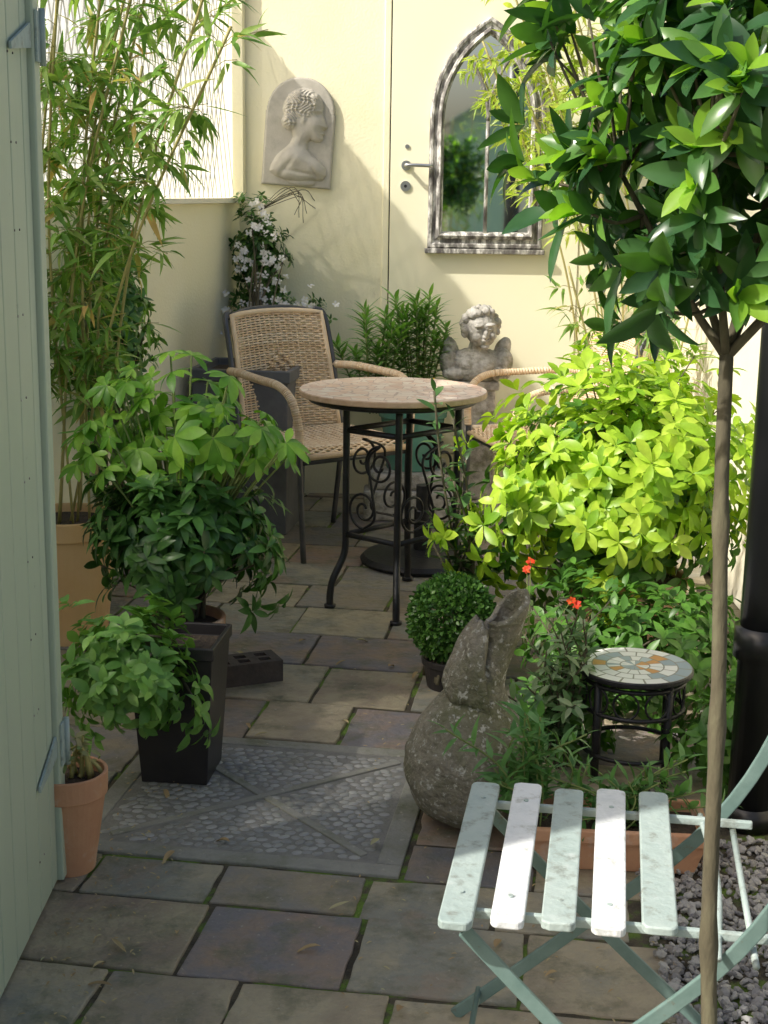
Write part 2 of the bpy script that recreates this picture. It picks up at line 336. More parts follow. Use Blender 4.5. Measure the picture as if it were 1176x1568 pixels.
for i in range(-13,14):
    for j in range(-15,16):
        x=(i+R.randn()*.13+(j%2)*.5)*q; y=(j+R.randn()*.13)*q*.85
        if abs(x)>hw-.066 or abs(y)>hd-.066: continue
        if abs(abs(y)-abs(x)*(hd-.05)/(hw-.05))<.024: continue
        if R.rand()<.03: continue
        v=SM@Vector((x,y,-.0022)); P.append(v[:]); A=np.array(Matrix.Rotation(R.randn()*.5,3,'Z'))@np.diag([.0124*(1+R.rand()*.25),.0089*(1+R.rand()*.25),.0046]); Mx.append(A)
repl('cobbles',tv,tf,np.array(P),np.array(Mx),cob,cs)
n=6400; gx=.44+R.rand(n)*.75; gy=1.5+R.rand(n)*1.45
keep=(gx>.52+.06*(gy-2.4)); gx,gy=gx[keep],gy[keep]; n=len(gx)
tv1,tf1=icoT(1)
sz=.004+R.rand(n)*.007; A=randrot(n,2)*sz[:,None,None]; A[:,:,2]*=.6; A[:,:,0]*=1.3
repl('gravel',tv1,tf1,np.stack([gx,gy,-.004+R.rand(n)*.012],1),A,gravelm,smooth=False)
# ------------------------------------------------------------------ walls
CX=-.67; sl_=.22
def lw(y): return CX-sl_*(6.6-y)
bw=empty('back_wall')
box('wall_panel',-1.2,.0,6.6,6.8,-.05,2.75,yellow,bw)
box('wall_right_panel',.86,2.4,6.6,6.8,-.05,2.35,yellow,bw)
box('wall_below_door',.0,.86,6.6,6.8,-.05,.20,yellow,bw)
box('wall_above_door',.0,.86,6.6,6.8,2.35,2.75,yellow,bw)
box('wall_edge_bead',-.028,-.0,6.592,6.61,-.02,2.75,yellow,bw,.003)
dr=empty('yellow_flush_door')
box('door_leaf',.005,.858,6.594,6.64,.206,2.345,doorpaint,dr,.002)
box('door_recess',-.0,.86,6.66,6.68,.2,2.35,iron,dr)
tubes('lever_handle',[smoothpath([(.075,6.56,1.505),(.075,6.545,1.505),(.095,6.54,1.506),(.13,6.54,1.506),(.19,6.54,1.504)],5)],.0085,steel,dr,10)
def discy(name,x,z,r,y,th,mat,parent):
    V,F=tubeVF([(x,y,z),(x,y-th,z)],r,24); return mk(name,V,F,mat,parent)
discy('handle_rose',.075,1.505,.022,6.594,.008,steel,dr); tubes('handle_neck',[[(.075,6.59,1.505),(.075,6.545,1.505)]],.009,steel,dr,12)
discy('keyhole_rose',.073,1.415,.023,6.594,.007,steel,dr); discy('keyhole',.073,1.415,.007,6.586,.003,iron,dr); discy('bolt_cap',.078,1.587,.010,6.594,.005,steel,dr)
def wallquad(name,y0,y1,xoff0,xoff1,z0,z1,mat,parent):
    V=[]
    for z in(z0,z1):
        V+=[(lw(y0)+xoff0,y0,z),(lw(y0)+xoff1,y0,z),(lw(y1)+xoff1,y1,z),(lw(y1)+xoff0,y1,z)]
    return mk(name,V,[(0,3,2,1),(4,5,6,7),(0,1,5,4),(1,2,6,5),(2,3,7,6),(3,0,4,7)],mat,parent)
lwe=empty('left_wall')
wallquad('wall_lower',.2,6.598,-.2,0,-.05,1.33,yellow,lwe)
wallquad('ledge_trim',.2,6.596,-.16,.035,1.332,1.352,cream,lwe)
V=[];F=[];ys=np.arange(.2,6.59,.01)
for i,y in enumerate(ys):
    off=-.02+.005*math.sin(2*math.pi*y/.06)
    V+=[(lw(y)+off,y,1.354),(lw(y)+off,y,2.2)]
    if i: F.append((2*i-2,2*i,2*i+1,2*i-1))
mk('translucent_cladding',V,F,clad,lwe,True)
V=[];F=[]
for s_,dx_ in((1,-.012),(-1,-.009)):
    for k in range(60):
        y0=3.3+k*.055; y1=y0+s_*.26
        if max(y0,y1)>6.55 or min(y0,y1)<3.3: continue
        hw_=.003; o=len(V)
        for xx in(.0+dx_,.0025+dx_):
            for yy_,zz in((y0-hw_,1.354),(y0+hw_,1.354),(y1+hw_,2.2),(y1-hw_,2.2)): V.append((lw(yy_)+xx,yy_,zz))
        F+=[(o,o+1,o+2,o+3),(o+4,o+7,o+6,o+5),(o,o+4,o+5,o+1),(o+1,o+5,o+6,o+2),(o+2,o+6,o+7,o+3),(o+3,o+7,o+4,o)]
mk('diamond_lattice',V,F,latticem,lwe)
wallquad('panel_end_post',6.555,6.592,-.03,.03,1.354,2.75,yellow,lwe)
rw=empty('right_wall')
box('right_wall_body',1.28,1.42,2.0,6.598,-.05,1.02,cream,rw); box('right_wall_coping',1.26,1.44,2.0,6.597,1.022,1.06,cream,rw,.005)
dp=empty('black_drainpipe'); dx0=.845
tubes('pipe',[[(dx0,3.05,0),(dx0,3.05,2.4)]],.052,pipem,dp,24); tubes('collar',[[(dx0,3.05,.40),(dx0,3.05,.47)]],.064,pipem,dp,24); tubes('base_shoe',[[(dx0,3.05,0),(dx0,3.05,.05)]],.062,pipem,dp,24)
tubes('collar_top',[[(dx0,3.05,1.5),(dx0,3.05,1.56)]],.064,pipem,dp,24)
sh=empty('mint_garden_shed')
for i in range(16):
    x=.7+i*.16; box('board_%d'%i,x,x+.155,-4.1,-4.06,-.02,2.2,mint,sh)
mk('gable',[(.7,-4.08,2.2),(3.3,-4.08,2.2),(2.0,-4.08,2.95)],[(0,1,2)],mint,sh)
mk('roof',[(.5,-3.9,2.05),(2.0,-3.9,3.0),(2.0,-6,3.0),(.5,-6,2.05),(3.5,-3.9,2.05),(3.5,-6,2.05)],[(0,1,2,3),(1,4,5,2)],slate,sh)
box('shed_door',1.5,2.1,-4.055,-4.02,0,1.95,cream,sh)
# ------------------------------------------------------------------ green wooden door
gd=empty('green_wooden_door')
xs=-.655
yb=1.55
while yb<2.70:
    y1=min(yb+.092,2.702); box('board',xs-.02,xs,yb,y1-.003,.012,2.1,greenpaint,gd,.003); yb+=.092
box('door_core',xs-.035,xs-.022,1.55,2.70,.012,2.1,greenpaint,gd)
box('edge_stile',xs-.035,xs+.012,2.703,2.745,.008,2.11,greenpaint,gd,.004)
box('edge_bead',xs-.03,xs+.004,2.748,2.762,.008,2.11,greenpaint,gd,.003)
for k in range(14):
    for yo in(.03,.065): V,F=tubeVF([(xs+.0,2.53+yo,.12+k*.15),(xs+.0015,2.53+yo,.12+k*.15)],.0022,8); mk('nail_head',V,F,framew,gd)
for zc in (.30,1.66):
    box('hinge_plate',xs+.0125,xs+.017,2.708,2.735,zc-.045,zc+.045,pgreen,gd,.001)
    tubes('hinge_knuckle',[[(xs+.02,2.737,zc-.05),(xs+.02,2.737,zc+.05)]],.006,pgreen,gd,10)
    mk('hinge_strap',[(xs+.003,2.70,zc-.022),(xs+.003,2.70,zc+.022),(xs+.003,2.56,zc-.004-.02),(xs+.003,2.56,zc-.016-.02),(xs+.008,2.70,zc-.022),(xs+.008,2.70,zc+.022),(xs+.008,2.56,zc-.024),(xs+.008,2.56,zc-.036)],[(0,1,2,3),(4,7,6,5),(0,4,5,1),(1,5,6,2),(2,6,7,3),(3,7,4,0)],pgreen,gd)
# ------------------------------------------------------------------ gothic mirror
gm=empty('gothic_arch_mirror'); mc=.433; zb=1.145; zs=1.70; hwid=.257; cc=.248
def arch(d,db=None,n=18):
    db=d if db is None else db
    Rr=hwid+cc-d; pts=[(mc-hwid+d,zb+db),(mc+hwid-d,zb+db)]
    amax=math.acos(min(1,cc/Rr))
    for i in range(n+1):
        a=amax*i/n; pts.append((mc-cc+Rr*math.cos(a),zs+Rr*math.sin(a)))
    for i in range(n-1,-1,-1):
        a=amax*i/n; pts.append((mc+cc-Rr*math.cos(a),zs+Rr*math.sin(a)))
    return pts
prof=[(0,0),(0,.028),(.006,.036),(.016,.036),(.022,.026),(.034,.024),(.040,.040),(.050,.046),(.058,.034),(.066,.014)]
V=[];n_=None
for d,h in prof:
    A=arch(d,d*1.15); n_=len(A); V+=[(x,6.593-h,z) for x,z in A]
F=[]
for j in range(len(prof)-1):
    for i in range(n_):
        F.append((j*n_+i,j*n_+(i+1)%n_,(j+1)*n_+(i+1)%n_,(j+1)*n_+i))
mk('frame',V,F,framew,gm)
A=arch(.064,.07); mk('glass',[(x,6.593-.016,z) for x,z in A],[tuple(range(len(A)))],mirror,gm)
box('sill',mc-hwid-.012,mc+hwid+.012,6.545,6.592,zb-.022,zb-.001,framew,gm,.003)
yy=6.593-.024
def ribbon(name,pts,wd): tubes(name,[[(x,yy,z) for x,z in pts]],wd,framew,gm,6)
ribbon('glazing_bar',[(mc,zb+.07),(mc,zs)],.009)
Rr=hwid+cc-.06
pts1=[];pts2=[]
for i in range(13):
    a=i/12*.62
    px=mc-(Rr-Rr*math.cos(a)); pz=zs+Rr*math.sin(a); 
    if abs(px-mc)<.15 : pts1.append((px,pz)); pts2.append((2*mc-px,pz))
ribbon('tracery_left',pts1,.008); ribbon('tracery_right',pts2,.008)
# ------------------------------------------------------------------ relief plaque
rp_=empty('portrait_relief_plaque')
pix=[(436,146),(446,138),(458,134),(471,136),(482,142),(489,151),(491,161),(491,168),(492,174),(500,190),(497,194),(493,196),(496,201),(493,204),(494,209),(489,214),(481,214),(474,211),(470,216),(471,226),(480,235),(492,243),(501,252),(503,263),(498,271),(480,273),(462,277),(440,275),(424,270),(414,263),(417,250),(424,238),(434,228),(443,219),(447,209),(445,200),(438,199),(430,194),(427,185),(431,176),(428,168),(430,157)]
def sdf(poly,X,Y):
    d=np.full(X.shape,1e9); s=np.zeros(X.shape,bool); n=len(poly)
    for i in range(n):
        x0,y0=poly[i];x1,y1=poly[(i+1)%n]; ex,ey=x1-x0,y1-y0
        t=np.clip(((X-x0)*ex+(Y-y0)*ey)/(ex*ex+ey*ey),0,1); d=np.minimum(d,np.hypot(X-x0-t*ex,Y-y0-t*ey))
        c=((y0>Y)!=(y1>Y))&(X<(x1-x0)*(Y-y0)/(y1-y0+1e-9)+x0); s^=c
    return np.where(s,d,-d)
gx_=np.linspace(395,517,180); gy_=np.linspace(118,284,240); X,Y=np.meshgrid(gx_,gy_)
sd=sdf(pix,X,Y)
def dome(sd,Rr,h): q=np.clip(sd/Rr,0,1); return h*np.sqrt(np.clip(1-(1-q)**2,0,1))
hgt=dome(sd,16,11)
def bump(cx,cy,rx,ry,h,rot=0):
    c,s=math.cos(rot),math.sin(rot); u_=((X-cx)*c+(Y-cy)*s)/rx; v_=(-(X-cx)*s+(Y-cy)*c)/ry; return h*np.exp(-(u_**2+v_**2))
ins=np.clip(sd/3,0,1)
hair=np.clip(1-np.hypot((X-457)/34,(Y-156)/24)**4,0,1)*np.clip((486-X+ (Y-150)*-.25)/6,0,1)
hair=np.maximum(hair,np.clip(1-np.hypot((X-438)/14,(Y-184)/18)**4,0,1))
cur=np.sin(X*.55+4*np.sin(Y*.23))*np.sin(Y*.6+3*np.sin(X*.19))
hgt+=ins*(hair*(3+2.2*cur)+bump(484,173,5,3.5,-3)+bump(486,167,7,2,1.5)+bump(478,190,9,9,2.5)+bump(462,182,4,6,2.5)+bump(437,186,9,10,4)+bump(452,240,18,14,6)+bump(480,250,14,12,4)+bump(460,222,8,9,-2.5)+bump(491,199,4,1.2,-1.5)+bump(466,262,30,3,-2,.1)+bump(440,255,4,18,-2,.6)+bump(485,262,3,12,-2.5,-.5))
ped=dome(8-np.hypot((X-465)/22,(Y-276)/7)*8,8,5); hgt=np.maximum(hgt,ped)
cxp,cyp,rp=456,171,53
wl=np.where(Y<cyp,rp-np.hypot(X-cxp,Y-cyp),np.minimum(X-402,510-X))
wl=np.minimum(wl,284-Y)
edge=dome(wl,4,3); 
sc_=.00284; ang=math.radians(4)
V=[];F=[];idx=-np.ones(X.shape,int)
for j in range(X.shape[0]):
    for i in range(X.shape[1]):
        if wl[j,i]>-.9:
            wx=(X[j,i]-456)*sc_; wz=(204-Y[j,i])*sc_; wx,wz=wx*math.cos(ang)+wz*math.sin(ang),-wx*math.sin(ang)+wz*math.cos(ang)
            hh=(edge[j,i]*1.2+6)*sc_*.9+hgt[j,i]*sc_*1.1 if wl[j,i]>0.2 else 0
            idx[j,i]=len(V); V.append((-.402+wx,6.598-hh,1.632+wz))
for j in range(X.shape[0]-1):
    for i in range(X.shape[1]-1):
        a=(idx[j,i],idx[j+1,i],idx[j+1,i+1],idx[j,i+1])
        if min(a)>=0:F.append(a)
mk('relief',V,F,plaster,rp_,True)
# ------------------------------------------------------------------ cherub bust
cb=empty('cherub_bust')
bm=bmesh.new()
BS=1.08
def sph(c,r,rot=None,sub=3):
    m=Matrix.Translation(Vector(c))@(rot or Matrix())@Matrix.Diagonal((*r,1)); bmesh.ops.create_icosphere(bm,subdivisions=sub,radius=1,matrix=m)
bx,by,bz=.395,6.30,.585
tilt=Matrix.Rotation(-.10,4,'Y')@Matrix.Rotation(.12,4,'X')
HM=Matrix.Translation((bx+.012,by-.03,bz+.215))@Matrix.Rotation(.22,4,'Z')@tilt
def hs(c,r,sub=2): 
    m=HM@Matrix.Translation(c)@Matrix.Diagonal((*r,1)); bmesh.ops.create_icosphere(bm,subdivisions=sub,radius=1,matrix=m)
hs((0,0,0),(.064,.066,.074),3); hs((0,-.022,-.035),(.050,.044,.038),3)
for s_ in(-1,1):
    hs((s_*.029,-.046,-.024),(.023,.021,.022)); hs((s_*.026,-.062,.024),(.020,.013,.007)); hs((s_*.025,-.061,.006),(.009,.007,.005)); hs((s_*.064,.0,-.01),(.009,.014,.02))
hs((0,-.073,-.008),(.010,.015,.016)); hs((0,-.072,-.020),(.014,.012,.008)); hs((0,-.064,-.036),(.017,.011,.005)); hs((0,-.061,-.046),(.014,.010,.006)); hs((0,-.050,-.064),(.019,.017,.013))
for i in range(130):
    d=nrm(R.randn(3)); 
    if d[1]<-.25 and d[2]<.62: continue
    if d[2]<-.35: continue
    r_=.011+R.rand()*.008; hs((d[0]*.070,d[1]*.068,d[2]*.080+.004),(r_,r_,r_),2)
sph((bx,by,bz+.13),(.034,.034,.05)); sph((bx,by+.01,bz+.07),(.115,.066,.066)); sph((bx,by-.01,bz+.045),(.085,.06,.055)); sph((bx+.0,by,bz+.015),(.08,.055,.03))
for s_ in(-1,1):
    sph((bx+s_*.11,by,bz+.075),(.04,.045,.058)); sph((bx+s_*.105,by+.02,bz+.125),(.032,.024,.055),Matrix.Rotation(s_*.4,4,'Y')); sph((bx+s_*.035,by-.045,bz+.065),(.035,.022,.026)); sph((bx+s_*.09,by-.03,bz+.03),(.05,.032,.027))
bmesh.ops.scale(bm,vec=(BS,BS,BS),space=Matrix.Translation((-bx,-by,-bz)),verts=bm.verts)
me=bpy.data.meshes.new('bust_body'); bm.to_mesh(me); bm.free(); o=bpy.data.objects.new('bust_body',me); COL.objects.link(o); me.materials.append(stone); o.parent=cb
rm=o.modifiers.new('r','REMESH'); rm.mode='VOXEL'; rm.voxel_size=.0032; rm.use_smooth_shade=True
tx=bpy.data.textures.new('rough','CLOUDS'); tx.noise_scale=.015; dm=o.modifiers.new('d','DISPLACE'); dm.texture=tx; dm.strength=.004; dm.mid_level=.5
box('plinth',bx-.10,bx+.10,by-.07,by+.09,bz-.035,bz,stone,cb,.006)
ped=empty('stone_pedestal'); box('shaft',bx-.085,bx+.085,by-.06,by+.1,.06,bz-.036,stone,ped,.01); box('foot',bx-.12,bx+.12,by-.09,by+.13,0,.059,stone,ped,.01)
# ------------------------------------------------------------------ rattan chairs
def rchair(name,loc,rz,zs_=1.0):
    e=empty(name); Mt=Matrix.Translation(loc)@Matrix.Rotation(rz,4,'Z')@Matrix.Diagonal((1,1,zs_,1))
    def weave(nm,S,nstr,nstk,rr,amp,na=64):
        ps=[];rs=[]
        for k in range(nstr):
            b_=(k+.5)/nstr; pth=[]
            for i in range(na+1):
                a=i/na; p0,nn=S(a,b_); pth.append(np.array(p0)+np.array(nn)*amp*math.sin(math.pi*nstk*a+k*math.pi))
            ps.append(pth); rs.append(rr)
        tubes(nm+'_strands',ps,rs,rattan,e,4,True,Mt)
        ps=[]
        for k in range(nstk+1):
            a=k/nstk; ps.append([S(a,i/10)[0] for i in range(11)])
        tubes(nm+'_stakes',ps,.0036,rattan,e,5,True,Mt)
    def Sb(a,b_):
        x=(a-.5)*(.46-.03*b_); y=-.205-.10*b_+ -.035*(1-(2*a-1)**2)-.02*b_*b_; z=.43+.465*b_+.012*(1-(2*a-1)**2)*b_
        return (x,y,z),(0,.97,.2)
    def Ss(a,b_):
        x=(a-.5)*.48; y=-.2+.44*b_; z=.435-.02*math.sin(math.pi*a)*math.sin(math.pi*min(1,b_*1.0))-(.03*max(0,(b_-.85)/.15)**2)
        return (x,y,z),(0,0,1)
    weave('back',Sb,48,18,.0046,.0040); weave('seat',Ss,44,18,.0047,.004)
    ps=[]
    for i in range(-3,4):
        for j in range(-3,4):
            if abs(i)+abs(j)<=3 and (i+j)%2==0:
                a0=.5+i*.055; b0=.55+j*.05
                for t_ in(-.004,.004):
                    p0,_=Sb(a0-.024,b0+t_*2.6); p1,_=Sb(a0+.024,b0+t_*2.6); ps.append([np.array(p0)+np.array([0,.008,0]),(np.array(p0)+np.array(p1))/2+np.array([0,.012,0]),np.array(p1)+np.array([0,.008,0])])
    tubes('diamond_motif',ps,.0055,rattan,e,6,True,Mt)
    rim=[Sb(0,i/8)[0] for i in range(9)]+[Sb(i/10,1)[0] for i in range(1,11)]+[Sb(1,1-i/8)[0] for i in range(1,9)]
    tubes('back_rim',[rim],.011,rattan,e,8,True,Mt)
    tubes('seat_rim',[[(-.245,-.2,.43),(-.245,.22,.43)],[(.245,-.2,.43),(.245,.22,.43)],[(-.245,.235,.405),(.245,.235,.405)]],.012,rattan,e,8,True,Mt)
    fr=[];
    for s_ in(-1,1):
        fr.append(smoothpath([(s_*.25,-.27,0),(s_*.252,-.225,.3),(s_*.25,-.22,.45),(s_*.245,-.29,.75),(s_*.238,-.335,.885),(s_*.20,-.36,.91)],6))
        fr.append(smoothpath([(s_*.25,.25,0),(s_*.255,.235,.3),(s_*.262,.235,.48)],5))
    fr.append([(-.25,-.2,.40),(.25,-.2,.40)]); fr.append([(-.25,.22,.385),(.25,.22,.385)])
    fr.append(smoothpath([(-.238,-.335,.885),(-.12,-.365,.912),(0,-.372,.918),(.12,-.365,.912),(.238,-.335,.885)],4))
    tubes('metal_frame',fr,.0115,greyfr,e,10,True,Mt)
    ar=[]
    for s_ in(-1,1):
        ar.append(smoothpath([(s_*.25,-.28,.68),(s_*.275,-.16,.685),(s_*.29,0,.68),(s_*.29,.14,.67),(s_*.28,.215,.62),(s_*.265,.238,.52),(s_*.262,.235,.44)],6))
    tubes('arms',ar,.0145,rattan,e,10,True,Mt)
    rings=[]
    for pth in ar:
        for i in range(0,len(pth)-1):
            for t_ in (0,.5):
                c=pth[i]*(1-t_)+pth[i+1]*t_; d=nrm(pth[i+1]-pth[i]); rings.append([c-d*.0035,c+d*.0035])
    tubes('arm_wrap',rings,.0165,rattan,e,10,True,Mt)
    return e
rchair('rattan_armchair',(-.255,5.66,0),math.radians(-143))
rchair('rattan_armchair',(.66,5.98,0),math.radians(107),.93)
# ------------------------------------------------------------------ round iron table
tb=empty('round_mosaic_table'); tcx,tcy,tz=.025,4.86,.738
def disk(name,c,r,z0,z1,mat,mats,parent,n=64):
    V=[];F=[]
    for z,rr in((z0,r),(z0+.003,r+.002),(z1-.003,r+.002),(z1,r-.001)):
        V+=[(c[0]+rr*math.cos(2*math.pi*i/n),c[1]+rr*math.sin(2*math.pi*i/n),z) for i in range(n)]
    for j in range(3):
        for i in range(n): F.append((j*n+i,j*n+(i+1)%n,(j+1)*n+(i+1)%n,(j+1)*n+i))
    F.append(tuple(range(n))[::-1]); F.append(tuple(3*n+i for i in range(n)))
    return mk(name,V,F,[mat,mats],parent,False,[0]*(3*n)+[0,1])
woodedge=M('table_edge',[(.5,.32,.20),(.64,.46,.32)],30,.6,.3)
disk('top',(tcx,tcy),.318,tz-.020,tz,woodedge,tabletop,tb)
tubes('rim_under',[[(tcx+.28*math.cos(a),tcy+.28*math.sin(a),tz-.032) for a in np.linspace(0,2*math.pi,41)]],.010,iron,tb)
legs_t=[(-.13,4.78),(.045,4.64),(.085,5.0),(.25,4.85)]; feet=[(-.18,4.73),(.045,4.54),(.09,5.10),(.31,4.90)]
ps=[]
for (x,y),(fx,fy) in zip(legs_t,feet):
    ps.append(smoothpath([(x,y,tz-.03),(x,y,.5),(x,y,.30),(x,y,.22),(x+(fx-x)*.15,y+(fy-y)*.15,.17),(x+(fx-x)*.8,y+(fy-y)*.8,.10),(fx,fy,.05),(fx,fy,.0)],5))
tubes('legs',ps,.0125,iron,tb,10)
for i,(fx,fy) in enumerate(feet): tubes('foot_%d'%i,[[(fx,fy,0),(fx,fy,.012)]],.02,iron,tb,12)
order=[0,1,3,2]
ps=[]
for k in range(4):
    a=legs_t[order[k]];b_=legs_t[order[(k+1)%4]]
    for z in(.608,.247): ps.append([(a[0],a[1],z),(b_[0],b_[1],z)])
tubes('stretchers',ps,.010,iron,tb,8)
ps=[]
for k in range(4):
    a=np.array([*legs_t[order[k]],0.]);b_=np.array([*legs_t[order[(k+1)%4]],0.]); mid=(a+b_)/2; dx=nrm(b_-a); half=np.linalg.norm(b_-a)/2
    for zc,sg,sd_ in((.50,1,1),(.345,-1,-1)):
        pts=[]
        for i in range(46):
            t_=i/45; rr=.068*(1-t_*.84); an=math.pi*.5+sd_*sg*t_*3.4*math.pi
            pts.append(mid+dx*(sd_*(half-.078)+rr*math.cos(an))+np.array([0,0,zc+sg*rr*math.sin(an)]))
        ps.append(pts)
    ps.append(smoothpath([mid+dx*(half-.078)*s_+np.array([0,0,z]) for s_,z in((1,.568),(-.4,.52),(0,.42),(.4,.32),(-1,.277))],8))
tubes('scrolls',ps,.0048,iron,tb,6)
pb=empty('parasol_base'); lathe('base_disc',[(0,0),(.235,0),(.24,.012),(.225,.028),(.10,.038),(.035,.05),(.034,.2),(.028,.205),(.028,.30),(.02,.302),(0,.302)],(.15,5.38,0),iron,pb,48,smooth=False)
sb=empty('stone_block'); box('block_lower',-.09,.33,6.05,6.22,0,.13,stone,sb,.012); box('block_upper',-.07,.28,6.08,6.5,.131,.2,stone,sb,.012)
gp=pot('green_glazed_pot',(.12,6.25,.2),.15,.27,glaze,.75,.04)
def lily(name,base,n,spread,h,mat):
    e=empty(name);P=[];D=[];N=[];ps=[]
    for i in range(n):
        a=R.rand()*6.28; rr=spread*math.sqrt(R.rand()); tip=np.array([base[0]+rr*math.cos(a)*1.7,base[1]+rr*math.sin(a)*.7,base[2]+h*(.5+.5*R.rand())]); b0=np.array([base[0]+rr*.4*math.cos(a),base[1]+rr*.4*math.sin(a),base[2]])
        ps.append([b0,(b0+tip)/2,tip]); m_=58
        for j in range(m_):
            t_=.12+.88*(j/m_)**.8; p_=b0+(tip-b0)*t_; ph=j*2.4; up=.25+.9*t_**3
            P.append(p_);D.append((math.cos(ph),math.sin(ph),up));N.append((0,0,1))
    P,D,N=map(np.array,(P,D,N)); L_=.098*(.75+.5*R.rand(len(P)))
    leaves('foliage',P,D,N,L_,L_*.16,mat,e,'lance',.3,.25+R.randn(len(P))*.1); tubes('stems',ps,.004,greenstem,e,5); return e
lilym=leafmat('lily_leaf',[(.11,.25,.05),(.17,.36,.075),(.25,.46,.11)],.3,(1.3,1.4,.6),.4)
lily('lily_plant',(-.06,6.28,.44),11,.13,.50,lilym); lily('lily_plant',(.15,6.3,.46),11,.085,.50,lilym)
def sqpot(name,c,wt,wb,h,mat,e,rz=0,rimh=.04):
    Mt=Matrix.Translation(c)@Matrix.Rotation(rz,4,'Z'); V=[];F=[]
    for w_,z in((wb,0),(wt*.95,h-rimh),(wt,h-rimh),(wt,h),(wt*.9,h),(wt*.88,h-.03)):
        V+=[Mt@Vector(v) for v in((-w_,-w_,z),(w_,-w_,z),(w_,w_,z),(-w_,w_,z))]
    for j in range(5):
        for i in range(4):F.append((j*4+i,j*4+(i+1)%4,(j+1)*4+(i+1)%4,(j+1)*4+i))
    F.append((20,21,22,23)); F.append((3,2,1,0))
    o=mk(name,V,F,[mat,soil],e,False,[0]*20+[1,0]); bevel(o,.005); return o
pl=empty('square_dark_planter')
sqpot('planter_body',(-.565,5.98,0),.21,.19,.68,slate,pl,math.radians(-8),.05)
# ------------------------------------------------------------------ left pots
pot('small_terracotta_pot',(-.645,2.78,0),.080,.220,terra,.62,.05)
pot('orange_terracotta_pot',(-.985,4.36,0),.16,.40,orange,.7,.06)
pot('terracotta_pot',(-.545,3.72,0),.12,.27,terra,.7,.05)
bp=empty('black_square_pot'); sqpot('pot_body',(-.485,3.30,0),.105,.080,.35,black,bp,math.radians(-6),.03)
bk=empty('perforated_brick')
L0,W0,Hh=.215,.105,.065
holes=[(i*.062-.062,j*.042-.021) for i in range(3) for j in range(2)]
gxs=sorted(set([-L0/2,L0/2]+[h[0]+s*.017 for h in holes for s in(-1,1)])); gys=sorted(set([-W0/2,W0/2]+[h[1]+s*.013 for h in holes for s in(-1,1)]))
BM=Matrix.Translation((-.405,3.97,0))@Matrix.Rotation(math.radians(24),4,'Z')
V=[];F=[]
def addq(q4):
    o=len(V); V.extend([BM@Vector(v) for v in q4]); F.append((o,o+1,o+2,o+3))
for i in range(len(gxs)-1):
    for j in range(len(gys)-1):
        x0,x1,y0,y1=gxs[i],gxs[i+1],gys[j],gys[j+1]; cx,cy=(x0+x1)/2,(y0+y1)/2
        if any(abs(cx-h[0])<.01 and abs(cy-h[1])<.01 for h in holes):
            for a,b_ in(((x0,y0),(x1,y0)),((x1,y0),(x1,y1)),((x1,y1),(x0,y1)),((x0,y1),(x0,y0))): addq([(a[0],a[1],Hh),(b_[0],b_[1],Hh),(b_[0],b_[1],.005),(a[0],a[1],.005)])
        else: addq([(x0,y0,Hh),(x1,y0,Hh),(x1,y1,Hh),(x0,y1,Hh)])
a,b_=L0/2,W0/2
for (x0,y0),(x1,y1) in(((-a,-b_),(a,-b_)),((a,-b_),(a,b_)),((a,b_),(-a,b_)),((-a,b_),(-a,-b_))): addq([(x0,y0,0.001),(x1,y1,0.001),(x1,y1,Hh),(x0,y0,Hh)])
mk('brick_body',V,F,brickm,bk)
# ------------------------------------------------------------------ gourd-shaped stone urn
go=empty('stone_gourd_urn'); uy=3.05
sp=smoothpath([(.205,uy,0),(.205,uy,.05),(.205,uy,.12),(.206,uy,.19),(.211,uy,.26),(.226,uy,.33),(.250,uy,.40),(.268,uy,.455),(.276,uy-.01,.50)],8)
rr=np.interp(np.linspace(0,1,len(sp)),[0,.04,.125,.23,.33,.44,.55,.64,.72,.82,.92,1],[.05,.092,.132,.156,.153,.124,.080,.050,.040,.040,.046,.050])
rr=np.concatenate([rr[:2],(rr[1:-3]+rr[2:-2]*2+rr[3:-1])/4,rr[-2:]])
V,F=tubeVF(sp,rr,64,0,False)
V=np.array(V)
for i in range(len(V)):
    z=V[i,2]; q0=Vector(V[i]*9); V[i]+=np.array([1,1,.4])*(mnoise.noise(q0)*.008+mnoise.noise(q0*4)*.003+mnoise.noise(q0*9)*.0012)
    if z>.42: V[i,2]+= (V[i,0]-.27)*.75*(z-.42)/.08 + mnoise.noise(q0*3)*.02*(z-.42)/.08
V[:,2]=np.maximum(V[:,2],0)
o=mk('urn_body',V,F,gourdm,go,True); sf=o.modifiers.new('s','SOLIDIFY'); sf.thickness=.012; sf.offset=-1
# broken flap of rim rising at the left of the neck
fl=[];Fq=[]; nu,nv=16,14
for i in range(nu+1):
    u_=i/nu; cz=.33+.145*u_; cx_=.214+.050*u_; rad=.078-.020*u_+.012*math.sin(u_*3.1)
    for j in range(nv+1):
        a=math.radians(160+130*(j/nv)*(1-.45*u_)); k_=1+.10*math.sin(j*.9+i*.5)*.3
        fl.append((cx_+rad*k_*math.cos(a),uy-.004+rad*k_*math.sin(a),cz-.05*(j/nv)*(1-u_)+.010*math.sin(j*.8)))
for i in range(nu):
    for j in range(nv):
        o=i*(nv+1)+j; Fq.append((o,o+1,o+nv+2,o+nv+1))
o=mk('broken_lip',fl,Fq,gourdm,go,True); sf=o.modifiers.new('s','SOLIDIFY'); sf.thickness=.014
